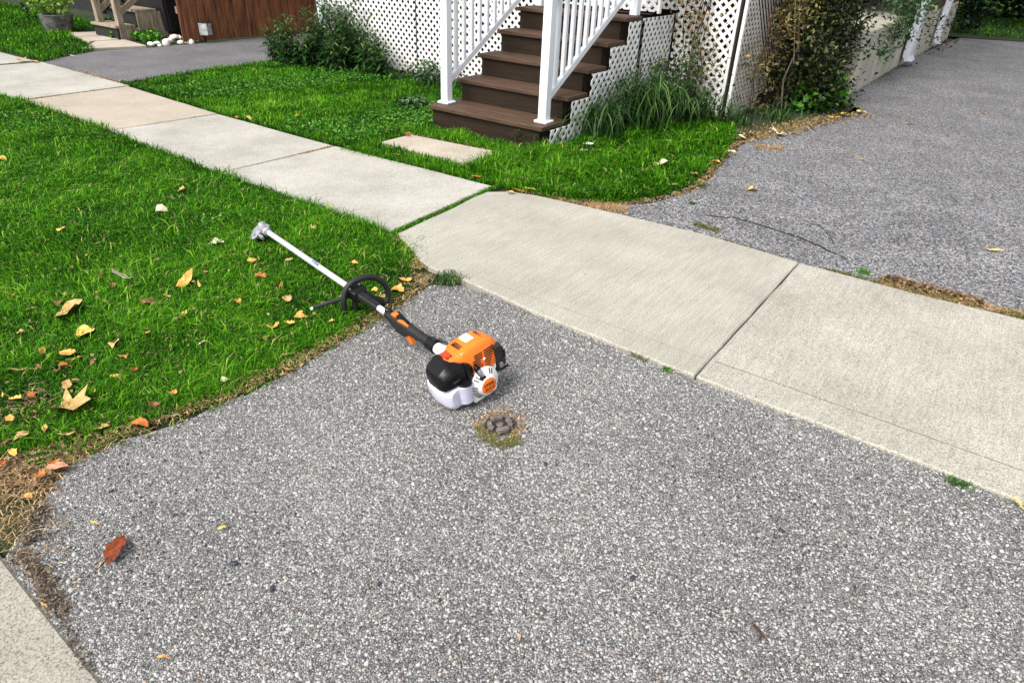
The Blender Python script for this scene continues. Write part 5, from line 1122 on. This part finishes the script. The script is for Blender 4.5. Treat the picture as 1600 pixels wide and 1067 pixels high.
for q in [
 (182, 860, 50, 'oval', 'redbrown', 'large red-brown leaf with a stem lying alone on the near asphalt', 2.2, A_, .25, None, True),
 (148, 817, 20, 'strip', 'yellow', 'thin pale yellow leaf on the asphalt above the red-brown leaf', .3, A_),
 (347, 824, 12, 'oval', 'yellow', 'tiny yellow leaf on the asphalt right of the red-brown leaf', 1.2, A_),
 (255, 1028, 24, 'strip', 'orange', 'narrow orange leaf on the asphalt near the bottom edge', .6, A_),
 (68, 944, 22, 'strip', 'tan', 'tan leaf lying on the edge of the concrete curb', .1, A_+.004),
 (812, 995, 14, 'strip', 'orange', 'short orange leaf scrap on the asphalt at bottom centre', 2.0, A_),
 (1590, 787, 30, 'strip', 'yellow', 'yellow twisted leaf at the right edge below the sidewalk', 2.3, .012),
 (1548, 391, 34, 'strip', 'yellow', 'long yellow leaf on the driveway near the right edge', .3, A_),
 (1419, 194, 24, 'strip', 'yellow', 'yellow leaf on the driveway, higher up beyond the long yellow leaf', .1, A_),
 (1540, 177, 15, 'strip', 'tan', 'tan leaf far up the driveway near the right edge', .4, A_),
 (1177, 297, 20, 'shred', 'yellow', 'yellow leaf on the driveway right of the small green tufts', .4, A_),
 (1347, 249, 13, 'strip', 'tan', 'right one of three little tan leaves on the driveway', .1, A_),
 (1330, 244, 12, 'strip', 'yellow', 'upper left one of three little tan leaves on the driveway', .1, A_),
 (1341, 254, 13, 'strip', 'tan', 'lowest of three little tan leaves on the driveway', .3, A_),
 (218, 664, 28, 'oval', 'rust', 'orange-rust leaf lying on the asphalt edge below the dark curled leaf', .4, .016),
 (634, 438, 20, 'oval', 'orange', 'orange leaf in the corner right of the loop handle, upper one', .5, .016),
 (621, 454, 24, 'round', 'orange', 'orange-yellow leaf right of the loop handle, lower one', .5, .012),
 (585, 455, 14, 'round', 'yellow', 'yellow leaf seen through the loop handle', .5, .02),
 (594, 464, 20, 'shred', 'tan', 'ragged tan leaf seen through the loop handle, lower right', .5, .014),
 (454, 578, 30, 'strip', 'tan', 'tan leaf on the dry edge between lawn and asphalt', .7, .014),
 (158, 668, 20, 'oval', 'tan', 'tan leaf on the dirt edge above the asphalt corner', .9, .014),
 (90, 730, 30, 'oval', 'pink', 'pinkish brown leaf on the dry litter at the lower left corner', .9, .02),
 (60, 745, 28, 'shred', 'rust', 'crumpled rust leaf on the dry litter at the lower left corner', .2, .02),
 (44, 775, 16, 'oval', 'orange', 'small orange leaf on the dry litter left of the asphalt corner', .2, .02),
 (86, 722, 20, 'shred', 'rust', 'rust leaf behind the pinkish brown leaf on the dirt edge', 2.2, .02),
 (743, 277, 15, 'oval', 'rust', 'rust red leaf at the grass edge below the stepping slab', .2, .02),
 (812, 299, 26, 'strip', 'rust', 'long rust leaf where the sidewalk joint meets the yard grass', .1, .022),
 (829, 296, 20, 'strip', 'yellow', 'yellow leaf beside the long rust one at the sidewalk joint', .3, .022),
 (798, 301, 14, 'oval', 'orange', 'orange leaf left of the long rust one at the sidewalk joint', .3, .022),
 (770, 238, 18, 'strip', 'orange', 'orange leaf at the right end of the stepping slab', .1, .022),
 (387, 187, 14, 'oval', 'tan', 'tan leaf on the grass edge of the sidewalk, right one of a pair', .1, .02),
 (368, 184, 10, 'oval', 'rust', 'rust leaf on the grass edge of the sidewalk, left one of a pair', .1, .02),
 (623, 243, 10, 'strip', 'orange', 'small orange leaf on the sidewalk edge below the stepping slab', .1, .016),
 (34, 95, 18, 'shred', 'orange', 'orange leaf at the top left where the far lawn meets the sidewalk', .1, .02),
 (56, 97, 12, 'oval', 'tan', 'tan leaf at the top left on the sidewalk joint', .1, .02),
 (113, 88, 13, 'strip', 'pale', 'pale leaf at the near edge of the neighbour driveway', .1, .012),
 (1116, 254, 18, 'oval', 'orange', 'orange leaf at the edge of yard grass and driveway', .1, .02),
 (1144, 239, 14, 'oval', 'pale', 'pale leaf at the edge of yard grass and driveway above the orange one', .3, .02),
 (1202, 207, 28, 'strip', 'pale', 'long pale stick-like leaf on the driveway litter under the porch corner', .1, .02),
 (1220, 210, 18, 'oval', 'pale', 'pale pointed leaf right of the long pale one on the driveway litter', .9, .02),
 (1238, 233, 12, 'strip', 'yellow', 'yellow-green leaf at the tip of the litter on the driveway', .3, .012),
 (1084, 274, 18, 'shred', 'pink', 'brownish curled leaf where the yard grass meets the driveway', .3, .02),
 (1048, 290, 16, 'oval', 'tan', 'tan leaf at the lower tip of the yard grass', .6, .02),
 (1106, 295, 9, 'strip', 'tan', 'tiny tan leaf on the driveway below the green tuft', .6, .008),
 (1408, 432, 22, 'strip', 'orange', 'orange leaf on the dry weeds between driveway and sidewalk', .2, .025),
 (1320, 180, 18, 'oval', 'yellow', 'yellow leaf in the litter at the foot of the overgrown vine', .3, .02),
 (1302, 184, 20, 'strip', 'orange', 'orange leaf in the litter left of the yellow one', .3, .02),
 (1345, 176, 16, 'oval', 'yellow', 'bright yellow leaf at the right end of the vine litter', .3, .02),
 ]: leaf(*q)
# scrap of white paper, twig, dark specks
c = G(919, 225, .045); MB().box(-.035, .03, -.02, .02, 0, .004).box(-.01, .045, -.012, .018, .006, .010).build('paper_scrap', M['decalwhite'])
o = bpy.data.objects['paper_scrap']; o.location = (*c, .045); tag(o, 'crumpled scrap of white paper in the grass right of the steps', 'paper')
c = G(500, 102)
c = G(1186, 985); tw = MB(); p0 = [Vector((*G(x, y), .006)) for x, y in ((1174, 974), (1182, 983), (1189, 994), (1199, 1002))]
tw.tube([p-Vector((*c, 0)) for p in p0], [.0022, .0032, .003, .0018], 6); o = tw.build('twig', M['twig'], smooth=True); o.location = (*c, 0)
tag(o, 'short dark bent twig on the asphalt at the lower right', 'twig')
q2 = [Vector((*G(x, y), .006)) for x, y in ((1189, 994), (1184, 1003))]; MB().tube([p-Vector((*c, 0)) for p in q2], [.003, .0016], 6).build('fork', M['twig'], o, smooth=True)
for px, py, w, lab in ((592, 912, 14, 'dark blue-grey pebble on the near asphalt, left of centre'), (988, 903, 18, 'flat dark pebble on the near asphalt, right of centre'), (425, 920, 20, 'black lump on the asphalt below centre left'), (365, 880, 20, 'flat black chip on the asphalt right of the red-brown leaf'), (1222, 829, 15, 'dark blue pebble on the asphalt at right'), (852, 725, 14, 'dark pebble on the asphalt below the valve cap')):
    c = G(px, py); s = w/FPX*depth((*c, 0))*.36; g = np.random.default_rng(px)
    bm = bmesh.new(); bmesh.ops.create_icosphere(bm, subdivisions=2, radius=1); ph = g.uniform(0, 6, 3)
    for v in bm.verts:
        k = 1+.12*math.sin(v.co.x*3+ph[0])+.1*math.sin(v.co.y*3.4+ph[1]); v.co = Vector((v.co.x*s*k, v.co.y*s*k*.6, v.co.z*s*.4))
    me = bpy.data.meshes.new('pebble'); bm.to_mesh(me); bm.free(); dark = 'pale' not in lab
    o = link('pebble', me, M['darkpebble'] if dark else M['greypebble'], smooth=True); o.location = (*c, .002); o.rotation_euler = (0, 0, g.uniform(0, 3)); tag(o, lab, 'pebble')
tree(1.0, 23.6, 6.5, 4.2, 9, 'low tree out of view, added so its crown shades the back of the driveway', 7000)  # unseen tree, added for the shade of its crown on the back lawn
